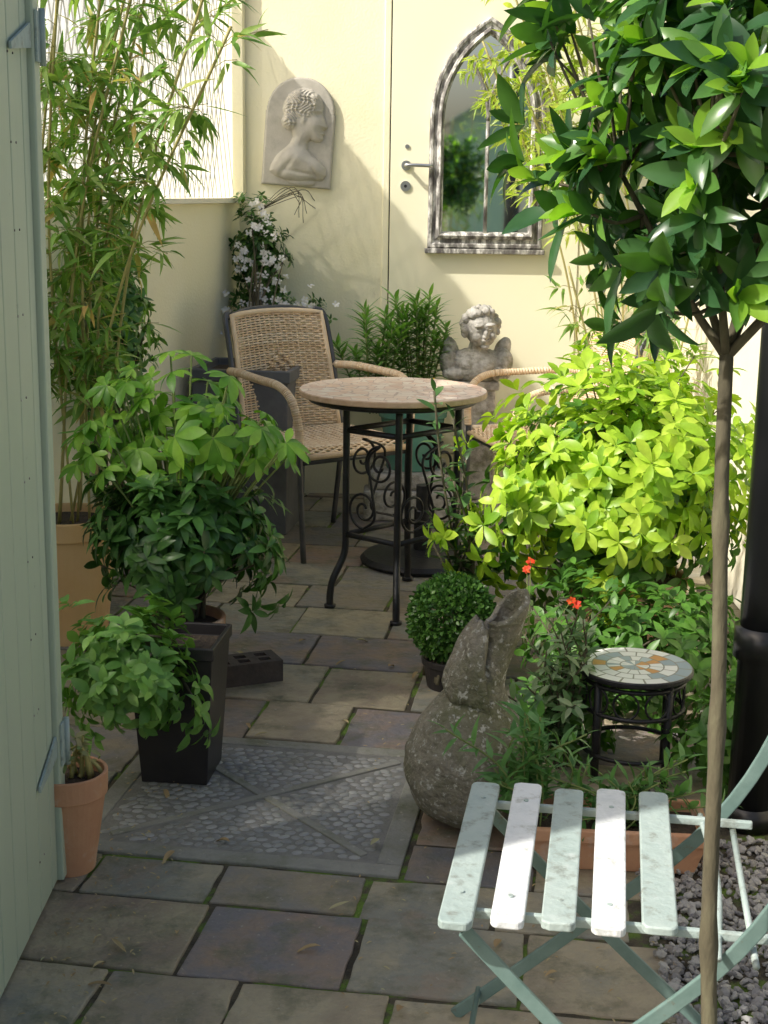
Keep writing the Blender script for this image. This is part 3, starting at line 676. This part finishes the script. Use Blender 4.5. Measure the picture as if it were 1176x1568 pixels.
# ------------------------------------------------------------------ boxwood ball
boxm=leafmat('box_leaf',[(.04,.11,.022),(.07,.18,.035),(.15,.32,.06)],.2,(1.2,1.4,.6),.35)
e=empty('boxwood_ball'); n=6500; d=nrm(R.randn(n,3)); T=np.array([.20,3.95,.205])+d*.122*(R.rand(n)[:,None]**.12)*(1+.05*R.randn(n)[:,None]*.6)
D=nrm(d+R.randn(n,3)*.6); leaves('foliage',T,D,d+R.randn(n,3)*.5,.016,.0095,boxm,e,'broad',.2,.1,2)
stems('stems',(.20,3.95,.03),T,bark,e,k=40); pot('dark_pot',(.20,3.95,0),.085,.09,black,.8,.02)
# ------------------------------------------------------------------ folding chair
fc=empty('slatted_folding_chair')
FM=Matrix.Translation((.085,1.80,0))@Matrix.Rotation(math.radians(-9),4,'Z'); SZ=.42
def slat(name,x0,w_,y0,y1,z,mat):
    pts=[];c=.012
    for (cx,cy,a0) in((x0+w_-c,y0+c,-90),(x0+w_-c,y1-c,0),(x0+c,y1-c,90),(x0+c,y0+c,180)):
        for k in range(5):
            a=math.radians(a0+k*22.5); pts.append((cx+c*math.cos(a)+R.randn()*.0004,cy+c*math.sin(a)+R.randn()*.0006))
    n=len(pts);V=[(x,y,z) for x,y in pts]+[(x,y,z+.013) for x,y in pts]
    F=[tuple(range(n))[::-1],tuple(range(n,2*n))]+[(i,(i+1)%n,n+(i+1)%n,n+i) for i in range(n)]
    V=[FM@Vector(v) for v in V]; o=mk(name,V,F,mat,fc); bevel(o,.0025)
for i in range(5):
    x0=.0+i*.0685+R.randn()*.001; zj=R.randn()*.001
    slat('seat_slat_%d'%i,x0,.047,0+R.randn()*.008,.47+R.randn()*.006,SZ+zj,white if i in(1,3) else pgreen)
    for y in(.07,.40):
        V,F=tubeVF([(x0+.024,y,SZ+.012),(x0+.024,y,SZ+.0140)],.004,10); mk('screw',[FM@Vector(v) for v in V],F,pgreen,fc)
def bar(name,pts,w_,t_,mat):
    P_=smoothpath(pts,5) if len(pts)>2 else np.array(pts,float); V=[];F=[]
    for i,p_ in enumerate(P_):
        tg=(P_[min(i+1,len(P_)-1)]-P_[max(i-1,0)]); nn=np.array([-tg[2],0,tg[0]]); nn/=np.linalg.norm(nn)
        for a,b_ in((-1,-1),(1,-1),(1,1),(-1,1)): V.append(FM@Vector(p_+nn*w_/2*a+np.array([0,t_/2*b_,0])))
    m_=len(P_)
    for j in range(m_-1):
        for k in range(4): F.append((j*4+k,j*4+(k+1)%4,(j+1)*4+(k+1)%4,(j+1)*4+k))
    F+= [(3,2,1,0),((m_-1)*4,(m_-1)*4+1,(m_-1)*4+2,(m_-1)*4+3)]
    o=mk(name,V,F,mat,fc); bevel(o,.002)
for k,y in enumerate((.055,.425)):
    sg=(1 if k else -1)
    bar('seat_rail_%d'%k,[(-.003,y,SZ-.010),(.455,y,SZ-.010)],.013,.010,pgreen)
    bar('leg_front_%d'%k,[(.03,y+.016*sg,SZ-.03),(.22,y+.016*sg,.2),(.44,y+.016*sg,0)],.021,.008,metalp)
    bar('leg_back_%d'%k,[(-.02,y+.028*sg,0),(.2,y+.028*sg,.2),(.40,y+.028*sg,.40),(.50,y+.028*sg,.60),(.545,y+.028*sg,.84)],.022,.008,metalp)
def rod(name,pts,r_,mat): tubes(name,[smoothpath(pts,5) if len(pts)>2 else pts],r_,mat,fc,8,True,FM)
rod('cross_rod_front',[(.40,.01,.03),(.40,.46,.03)],.005,metalp); rod('cross_rod_seat',[(.02,.03,SZ-.02),(.02,.44,SZ-.02)],.005,pgreen); rod('cross_rod_back',[(.375,.0,SZ-.016),(.385,.2,SZ-.0),(.375,.46,SZ-.016)],.005,pgreen); rod('cross_rod_rear',[(.425,.0,SZ-.022),(.425,.46,SZ-.022)],.005,pgreen); rod('cross_rod_low',[(.02,.01,.05),(.02,.46,.05)],.005,metalp)
for z0,x0 in((.70,.522),(.775,.538)):
    V,F=boxVF(-.006,.006,-.01,.48,-.030,.030); Mt=FM@Matrix.Translation((x0-.016,0,z0))@Matrix.Rotation(.18,4,'Y'); mk('back_slat',[Mt@Vector(v) for v in V],F,white,fc); bevel(fc.children[-1],.004)
# ------------------------------------------------------------------ mosaic side table
ms=empty('mosaic_side_table'); mx_,my_,mz_=.618,3.34,.277
m,nt,b=newmat('mosaic_star'); L=nt.links; tc=nd(nt,'ShaderNodeTexCoord'); mp=nd(nt,'ShaderNodeMapping'); mp.inputs['Location'].default_value=(-mx_,-my_,0); L.new(tc.outputs['Object'],mp.inputs[0])
sx=nd(nt,'ShaderNodeSeparateXYZ'); L.new(mp.outputs[0],sx.inputs[0])
at=nd(nt,'ShaderNodeMath',operation='ARCTAN2'); L.new(sx.outputs[1],at.inputs[0]); L.new(sx.outputs[0],at.inputs[1])
le=nd(nt,'ShaderNodeVectorMath',operation='LENGTH'); xy=nd(nt,'ShaderNodeCombineXYZ'); L.new(sx.outputs[0],xy.inputs[0]); L.new(sx.outputs[1],xy.inputs[1]); L.new(xy.outputs[0],le.inputs[0])
rings=nd(nt,'ShaderNodeMath',operation='MULTIPLY'); L.new(le.outputs['Value'],rings.inputs[0]); rings.inputs[1].default_value=1/.034
angs=nd(nt,'ShaderNodeMath',operation='MULTIPLY'); L.new(at.outputs[0],angs.inputs[0]); angs.inputs[1].default_value=14/6.2832
fl_=nd(nt,'ShaderNodeMath',operation='FLOOR'); L.new(rings.outputs[0],fl_.inputs[0])
hf=nd(nt,'ShaderNodeMath',operation='MULTIPLY_ADD'); L.new(fl_.outputs[0],hf.inputs[0]); hf.inputs[1].default_value=.5; L.new(angs.outputs[0],hf.inputs[2])
cv=nd(nt,'ShaderNodeCombineXYZ'); L.new(hf.outputs[0],cv.inputs[0]); L.new(rings.outputs[0],cv.inputs[1]); 
fv=nd(nt,'ShaderNodeVectorMath',operation='FLOOR'); L.new(cv.outputs[0],fv.inputs[0]); wn=nd(nt,'ShaderNodeTexWhiteNoise'); L.new(fv.outputs[0],wn.inputs['Vector'])
rpm=ramp(nt,[(.36,.43,.50),(.86,.86,.84),(.66,.33,.15),(.86,.86,.84),(.48,.55,.6)],[0,.25,.55,.68,.88]); rpm.color_ramp.interpolation='CONSTANT'; L.new(wn.outputs[0],rpm.inputs[0])
fr=nd(nt,'ShaderNodeVectorMath',operation='FRACTION'); L.new(cv.outputs[0],fr.inputs[0]); s2=nd(nt,'ShaderNodeSeparateXYZ'); L.new(fr.outputs[0],s2.inputs[0])
def lt(o_,v): 
    k=nd(nt,'ShaderNodeMath',operation='LESS_THAN'); L.new(o_,k.inputs[0]); k.inputs[1].default_value=v; return k.outputs[0]
mxx=nd(nt,'ShaderNodeMath',operation='MAXIMUM'); L.new(lt(s2.outputs[0],.09),mxx.inputs[0]); L.new(lt(s2.outputs[1],.10),mxx.inputs[1])
mm=nd(nt,'ShaderNodeMix',data_type='RGBA'); L.new(mxx.outputs[0],mm.inputs[0]); L.new(rpm.outputs[0],mm.inputs[6]); mm.inputs[7].default_value=(.3,.28,.25,1); L.new(mm.outputs[2],b.inputs['Base Color']); b.inputs['Roughness'].default_value=.3
disk('top',(mx_,my_),.139,mz_-.014,mz_,iron,m,ms)
ps=[]
for a in(35,125,215,305):
    c,s=math.cos(math.radians(a)),math.sin(math.radians(a)); ps.append([(mx_+.118*c,my_+.118*s,mz_-.014),(mx_+.118*c,my_+.118*s,0)])
tubes('legs',ps,.010,iron,ms,8)
tubes('rings',[[(mx_+.122*math.cos(t),my_+.122*math.sin(t),z) for t in np.linspace(0,2*math.pi,33)] for z in(mz_-.03,mz_-.10,.07)],.0055,iron,ms,6)
ps=[]
for k in range(10):
    t0=k*2*math.pi/10; ps.append([(mx_+.122*math.cos(t0+.25*math.sin(u)),my_+.122*math.sin(t0+.25*math.sin(u)),mz_-.065+.033*math.cos(u)) for u in np.linspace(0,2*math.pi,17)])
tubes('scrollwork',ps,.003,iron,ms,5)
tr=empty('terracotta_trough'); TM=Matrix.Translation((.50,2.87,0))@Matrix.Rotation(math.radians(-4),4,'Z')
V=[];F=[]
for wx,wy,z in((.17,.07,0),(.19,.085,.07),(.2,.095,.07),(.2,.095,.10),(.185,.08,.10),(.18,.078,.075)):
    V+=[TM@Vector(v) for v in((-wx,-wy,z),(wx,-wy,z),(wx,wy,z),(-wx,wy,z))]
for j in range(5):
    for i in range(4):F.append((j*4+i,j*4+(i+1)%4,(j+1)*4+(i+1)%4,(j+1)*4+i))
F+=[(20,21,22,23),(3,2,1,0)]; mk('trough_body',V,F,[terra,soil],tr,False,[0]*20+[1,0]); bevel(tr.children[0],.004)
# ------------------------------------------------------------------ PLANTS
baym=leafmat('bay_leaf',[(.03,.085,.035),(.045,.12,.04),(.07,.17,.045),(.13,.28,.05)],.25,(1.6,1.9,.5),.27)
bayn=leafmat('bay_new_leaf',[(.24,.48,.04),(.36,.60,.08)],.5,(1.2,1.3,.5),.35)
bt=empty('bay_tree')
tcn=(.452,1.75,1.50)
tp=smoothpath([(.450,1.69,-.02),(.442,1.69,.25),(.426,1.69,.5),(.418,1.69,.8),(.406,1.695,1.05),(.402,1.70,1.225)],6)
rt=np.interp(np.linspace(0,1,len(tp)),[0,.1,.6,1],[.0135,.0115,.0095,.0085]); 
for k in(5,11,17,23): rt[k]*=1.25
T,O=crown(tcn,(.275,.25,.285),430,-.9,.26,.36,.30)
P,D,N=whorl(T,O,6,1.0,.30); LL=.060*(1+R.randn(len(P))*.22).clip(.5,1.5)
leaves('foliage',P,D,N,LL,LL*.37,baym,bt,'ell',.35,.15+R.randn(len(P))*.18,5)
k=(R.rand(len(T))<.6)&(O[:,2]>-.3)
P,D,N=whorl(T[k]+O[k]*.012,O[k],4,.5,.2); LL=.044*(1+R.randn(len(P))*.2)
leaves('new_growth',P,D,N,LL,LL*.42,bayn,bt,'ell',.4,.05,5)
ps=[tp];rs=[rt]; fork=np.array([.402,1.70,1.222]); mains=[]
for a,ln,up in((0,.22,.24),(55,.2,.26),(120,.2,.22),(180,.2,.20),(240,.2,.22),(300,.22,.20),(30,.08,.38)):
    en=fork+np.array([math.cos(math.radians(a))*ln*.8+.03,math.sin(math.radians(a))*ln*.7+.03,up]); pth=smoothpath([fork+np.array([0,0,-.01]),fork*.6+en*.4+np.array([0,0,-.015]),en],6); mains.append(pth); ps.append(pth); rs.append(np.linspace(.0060,.003,len(pth)))
MP=np.concatenate([m_[4:] for m_ in mains])
for i in range(0,len(T),2):
    j=np.argmin(np.linalg.norm(MP-T[i],axis=1)+.3*np.maximum(0,MP[:,2]-T[i][2])); b0=MP[j]; mid=b0*.5+T[i]*.5+np.array([0,0,-.01]); pth=smoothpath([b0,mid,T[i]],3); ps.append(pth); rs.append(np.linspace(.003,.0013,len(pth)))
tubes('trunk_and_branches',ps,rs,bark,bt,9)
chm=leafmat('choisya_leaf',[(.20,.40,.03),(.34,.54,.04),(.47,.66,.06),(.56,.72,.09)],.38,(1.1,1.15,.4),.38)
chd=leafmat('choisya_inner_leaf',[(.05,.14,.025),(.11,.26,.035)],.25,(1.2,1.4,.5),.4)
kf=lambda T:~((T[:,2]>.66)&(T[:,0]<.30+(T[:,2]-.66)*.9))
lime,T,O=shrub('golden_choisya_shrub',(.70,4.28,.59),(.45,.37,.35),660,7,.066,.026,chm,(.72,4.4,.12),1.15,'obov',.28,.48,.3,60,zmin=-.9,ns=4,keep=kf)
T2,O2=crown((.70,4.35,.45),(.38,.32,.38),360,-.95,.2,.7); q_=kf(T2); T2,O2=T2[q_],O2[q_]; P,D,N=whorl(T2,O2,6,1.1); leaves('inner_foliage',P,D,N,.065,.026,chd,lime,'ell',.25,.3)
pot('terracotta_pot',(.76,4.35,0),.19,.24,terra,.72,.05)
def sprays(name,base,tips,mat,L_,W_,prof='ell',step=.02,r0=.004,stemm=bark,curl=.2,z0=.25,bend=.1):
    e=empty(name);P=[];D=[];N=[];ps=[]
    for t in tips:
        t=np.array(t,float); b0=np.array(base,float)+np.array([R.randn()*.015,R.randn()*.015,0]); mid=b0*.5+t*.5+np.array([(b0[0]-t[0])*.25+R.randn()*bend*.3,(b0[1]-t[1])*.25,abs(t[2]-b0[2])*.12])
        pth=smoothpath([b0,mid,t],12); ps.append(pth); ln=np.linalg.norm(np.diff(pth,axis=0),axis=1); cum=np.concatenate([[0],np.cumsum(ln)]); m_=max(3,int(cum[-1]*(1-z0)/step))
        for j in range(m_):
            s_=cum[-1]*(z0+(1-z0)*j/m_); p_=np.array([np.interp(s_,cum,pth[:,q_]) for q_ in range(3)]); k_=min(np.searchsorted(cum,s_),len(pth)-1); tg=nrm(pth[k_]-pth[max(k_-1,0)])
            a,b2=basis(tg[None]); ph=j*2.4+R.rand()*.6; dd=nrm(tg*.55+(a[0]*math.cos(ph)+b2[0]*math.sin(ph)))
            P.append(p_);D.append(dd);N.append(tg*.6+np.array([0,0,.6]))
        P.append(pth[-1]);D.append(tg);N.append((0,0.1,1))
    P,D,N=map(np.array,(P,D,N)); LL=L_*(1+R.randn(len(P))*.2).clip(.4,1.5)
    leaves('foliage',P,D,N,LL,LL*W_/L_,mat,e,prof,.3,curl+R.randn(len(P))*.08,4); tubes('stems',ps,r0,stemm,e,6); return e
dkm=leafmat('dark_leaf',[(.035,.085,.025),(.055,.13,.03),(.08,.18,.045)],.2,(1.2,1.4,.5),.32)
tips=[(.13+R.rand()*.17,4.1+R.rand()*.25,.22+R.rand()*.45) for _ in range(10)]+[(.14,4.15,.83),(.20,4.2,.74)]
sprays('camellia_plant',(.26,4.2,.05),tips,dkm,.058,.022)
pot('dark_pot',(.27,4.2,0),.08,.1,black,.75,.02)
fm=leafmat('palmate_leaf',[(.10,.27,.03),(.18,.39,.045),(.30,.52,.07)],.35,(1.2,1.3,.5),.36)
fa=empty('fatsia_plant'); P=[];D=[];N=[];ps=[];LL=[]
for i in range(105):
    d=nrm(R.randn(3)); d[2]=abs(d[2])*.95; rr=R.rand()**.4
    c=np.array([-.545,3.88,.66])+d*np.array([.31,.26,.35])*rr
    if c[2]>.86 and c[0]>-.40: c[2]-=.15
    if c[2]<.60 and R.rand()<.4: continue
    n_=nrm(np.array([d[0]*.7,-.35+d[1]*.4,.8])+R.randn(3)*.32); f_=nrm(np.array([d[0],d[1]-.2,.1])-n_*np.dot(n_,[d[0],d[1]-.2,.1])); s_=np.cross(n_,f_)
    sz=.082*(.6+.7*R.rand())
    for a in np.radians([-110,-72,-36,0,36,72,110]):
        P.append(c);D.append(f_*math.cos(a)+s_*math.sin(a)-n_*.08);N.append(n_);LL.append(sz*(1-.28*abs(a)/2)*(.9+.2*R.rand()))
    b0=np.array([-.55,3.82,.25]); ps.append(smoothpath([b0,(b0+c)/2+np.array([0,0,.05]),c],4))
P,D,N,LL=map(np.array,(P,D,N,LL)); leaves('foliage',P,D,N,LL,LL*.36,fm,fa,'obov',.22,.24+R.randn(len(P))*.13,5); tubes('stems',ps,.003,greenstem,fa,5)
shm=leafmat('skimmia_leaf',[(.035,.095,.022),(.055,.15,.03),(.10,.24,.05)],.22,(1.2,1.4,.5),.33)
shrub('rhododendron_shrub',(-.55,3.80,.48),(.235,.24,.20),350,7,.066,.022,shm,(-.545,3.78,.2),1.25,'ell',.35,.42,.35,40,ns=4,zmin=-.75)
hym=leafmat('hydrangea_leaf',[(.10,.24,.045),(.16,.35,.075),(.26,.46,.11)],.3,(1.2,1.25,.5),.4)
shrub('hydrangea_shrub',(-.57,3.12,.315),(.155,.16,.14),220,6,.046,.022,hym,(-.5,3.25,.3),1.15,'ell',.3,.5,.4,40,ns=4,zmin=-.9)
shrub('geranium_plant',(-.635,2.78,.25),(.05,.05,.07),12,3,.026,.011,leafmat('pale_leaf',[(.2,.3,.1),(.4,.35,.17)],.3,(1,1,1),.5),(-.645,2.78,.2),1,'ell',nst=12,stemmat=cane)
nlm=leafmat('narrow_leaf',[(.08,.21,.05),(.13,.30,.08),(.2,.38,.14)],.28,(1.2,1.3,.6),.4)
tips=[(.30+R.randn()*.055,2.84+R.randn()*.04,.15+R.rand()*.20) for _ in range(18)]
sprays('narrow_leaf_plant',(.32,2.87,.02),tips,nlm,.055,.013,'lance',.011,.002,greenstem,z0=.35)
tips=[(.43+R.randn()*.055,3.3+R.randn()*.08,.20+R.rand()*.22) for _ in range(26)]
sprays('variegated_shrub',(.43,3.32,.02),tips,leafmat('varieg_leaf',[(.09,.2,.06),(.18,.30,.12),(.38,.47,.28)],.25,(1.1,1.2,.8),.4),.04,.014,'ell',.013,.002,bark,z0=.2)
tips=[(.50+R.randn()*.11,2.9+R.randn()*.04,.11+R.rand()*.11) for _ in range(26)]
sprays('trough_plant',(.50,2.87,.06),tips,nlm,.045,.014,'ell',.014,.002,greenstem,z0=.15)
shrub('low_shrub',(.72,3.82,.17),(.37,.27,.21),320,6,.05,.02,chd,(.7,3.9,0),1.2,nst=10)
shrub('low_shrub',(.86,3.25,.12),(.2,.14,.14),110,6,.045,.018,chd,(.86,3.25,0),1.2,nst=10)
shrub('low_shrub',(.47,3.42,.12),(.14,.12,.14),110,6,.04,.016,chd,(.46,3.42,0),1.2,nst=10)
# jasmine
jm=leafmat('jasmine_leaf',[(.04,.11,.025),(.07,.17,.04),(.15,.28,.07)],.22,(1.2,1.4,.5),.4)
e,T,O=shrub('jasmine_climber',(-.57,6.43,1.06),(.115,.07,.32),280,6,.04,.016,jm,(-.57,6.2,.6),1.2,nst=30,lump=.45,zmin=-1)
T2,O2=crown((-.53,6.42,.86),(.24,.08,.13),130,-1,.4); P,D,N=whorl(T2,O2,5,1.2); leaves('lower_foliage',P,D,N,.036,.014,jm,e)
nf=55; a=R.rand(nf)*6.28; T3=np.stack([-.56+np.cos(a)*.11*R.rand(nf),np.full(nf,6.34)-R.rand(nf)*.03,1.08+np.sin(a)*.28*R.rand(nf)],1); T4=np.stack([-.50+R.randn(nf)*.12,np.full(nf,6.33)-R.rand(nf)*.03,.88+R.randn(nf)*.05],1)
TT=np.concatenate([T3,T4]); fO=nrm(np.tile([.15,-1.0,.2],(len(TT),1))+R.randn(len(TT),3)*.35); P,D,N=whorl(TT,fO,5,1.3,.08); leaves('blossom',P,D,N,.018,.012,petal,e,'obov',.1,.05)
tubes('tendrils',[smoothpath([(-.57,6.45,1.3),(-.48+R.rand()*.1,6.4,1.36+R.rand()*.05),(-.42+R.rand()*.1,6.42,1.25+R.rand()*.1)],5) for _ in range(8)],.0015,bark,e,4)
# bamboo
bbm=leafmat('bamboo_leaf',[(.14,.29,.05),(.24,.42,.08),(.38,.50,.15),(.66,.42,.16)],.42,(1.1,1.15,.6),.45,[0,.5,.9,1])
def bamboo(name,base,nc,h,lean,spread,zlo,mat,L_=.12,ncl=26,sx=.12,sy=.12,up=0,wr=.15):
    e=empty(name);ps=[];P=[];D=[];N=[]
    for i in range(nc):
        b0=np.array([base[0]+R.randn()*.05,base[1]+R.randn()*.05,base[2]]); hh=h*(.72+.28*R.rand()); t=np.array([b0[0]+lean[0]+R.randn()*spread[0],b0[1]+lean[1]+R.randn()*spread[1],b0[2]+hh])
        m1=b0*.5+t*.5+np.array([-lean[0]*.28,-lean[1]*.28,hh*.05]); pth=smoothpath([b0,m1,t],12); ps.append(pth)
        for j in range(ncl):
            u=zlo+(1-zlo)*R.rand(); q_=pth[int(u*(len(pth)-1))]
            a=R.rand()*6.28; tw=np.array([math.cos(a)*sx,math.sin(a)*sy,R.rand()*.08-.02])*(.3+R.rand()); en=q_+tw; ps.append([q_,(q_+en)/2+np.array([0,0,.01]),en])
            m_=R.randint(4,8); td=nrm(tw)
            for k_ in range(m_):
                P.append(q_+(en-q_)*(.5+.5*k_/m_)); D.append(nrm(td*.6+R.randn(3)*.45+np.array([0,0,-.25+up]))); N.append(np.array([0,0,1.])+R.randn(3)*.4)
    P,D,N=map(np.array,(P,D,N)); LL=L_*(1+R.randn(len(P))*.25).clip(.4,1.5)
    leaves('foliage',P,D,N,LL,LL*wr,mat,e,'lance',.25,.3+R.randn(len(P))*.15,3); tubes('canes',ps,[.0045 if len(p_)>5 else .0012 for p_ in ps],cane,e,5); return e
bamboo('bamboo_plant',(-.98,4.36,.37),11,1.85,(.20,-.12),(.14,.10),.25,bbm,.090,38,.11,.11,wr=.17)
bbm2=leafmat('golden_bamboo_leaf',[(.34,.52,.07),(.50,.62,.12),(.64,.70,.22)],.5,(1.1,1.1,.5),.45)
bamboo('bamboo_plant',(1.05,6.3,0),9,2.35,(-.36,-.1),(.15,.08),.62,bbm2,.075,28,.12,.08,wr=.2)
bamboo('bamboo_plant',(.55,-.8,0),8,2.3,(0,0),(.2,.2),.3,bbm,.11,20)
bamboo('bamboo_plant',(1.0,5.6,0),6,1.35,(0,0),(.12,.12),.5,bbm,.08,12)
wcm=leafmat('climber_leaf',[(.06,.15,.03),(.11,.25,.05),(.22,.40,.09)],.28,(1.2,1.4,.5),.36)
shrub('wall_climber',(-.93,4.95,.97),(.11,.28,.42),300,6,.045,.019,wcm,(-.98,5.0,.1),1.2,nst=20,zmin=-1,lump=.4)
# flowers
fl_=empty('red_flowers'); 
Tf=np.array([(.355,3.62,.33),(.345,3.60,.315),(.365,3.62,.315),(.50,3.66,.345),(.40,3.78,.42),(.515,3.66,.335),(.39,3.77,.40)]); Of=nrm(np.array([(0,-1,.4)]*len(Tf))+R.randn(len(Tf),3)*.3)
P,D,N=whorl(Tf,Of,7,1.1); leaves('petals',P,D,N,.014,.010,redp,fl_,'broad')
tubes('stems',[[(.42,3.9,.1),(t[0],t[1],t[2])] for t in Tf],.0012,greenstem,fl_,5)
fy=empty('yellow_flower'); P,D,N=whorl(np.array([(.20,6.1,.60)]),nrm(np.array([(0,-1,.5)])),8,1.2); leaves('petals',P,D,N,.024,.014,yelp,fy,'broad'); tubes('stem',[[(.20,6.15,.44),(.20,6.1,.60)]],.002,greenstem,fy,5)
# fallen leaves
n=56; x=-.6+R.rand(n)*1.0; y=1.9+R.rand(n)**1.3*2.6; x+= (y-2)*.05
e=empty('fallen_leaves'); a=R.rand(n)*6.28; P=np.stack([x,y,np.full(n,.010)],1); D=np.stack([np.cos(a),np.sin(a),R.rand(n)*.15],1)
leaves('leaf_litter',P,D,np.tile([0,0,1.],(n,1)),.025+R.rand(n)*.04,.007+R.rand(n)*.008,deadleaf,e,'ell',.7,.25+R.randn(n)*.15,4)
n=460; x=np.where(R.rand(n)<.5,-.62+R.rand(n)*.18,-.1+R.rand(n)*.7); y=1.9+R.rand(n)*2.2; a=R.rand(n)*6.28
leaves('small_debris',np.stack([x,y,np.full(n,.006)],1),np.stack([np.cos(a),np.sin(a),R.rand(n)*.2],1),np.tile([0,0,1.],(n,1)),.006+R.rand(n)*.012,.004,deadleaf,e,'ell',.5,.2,2)
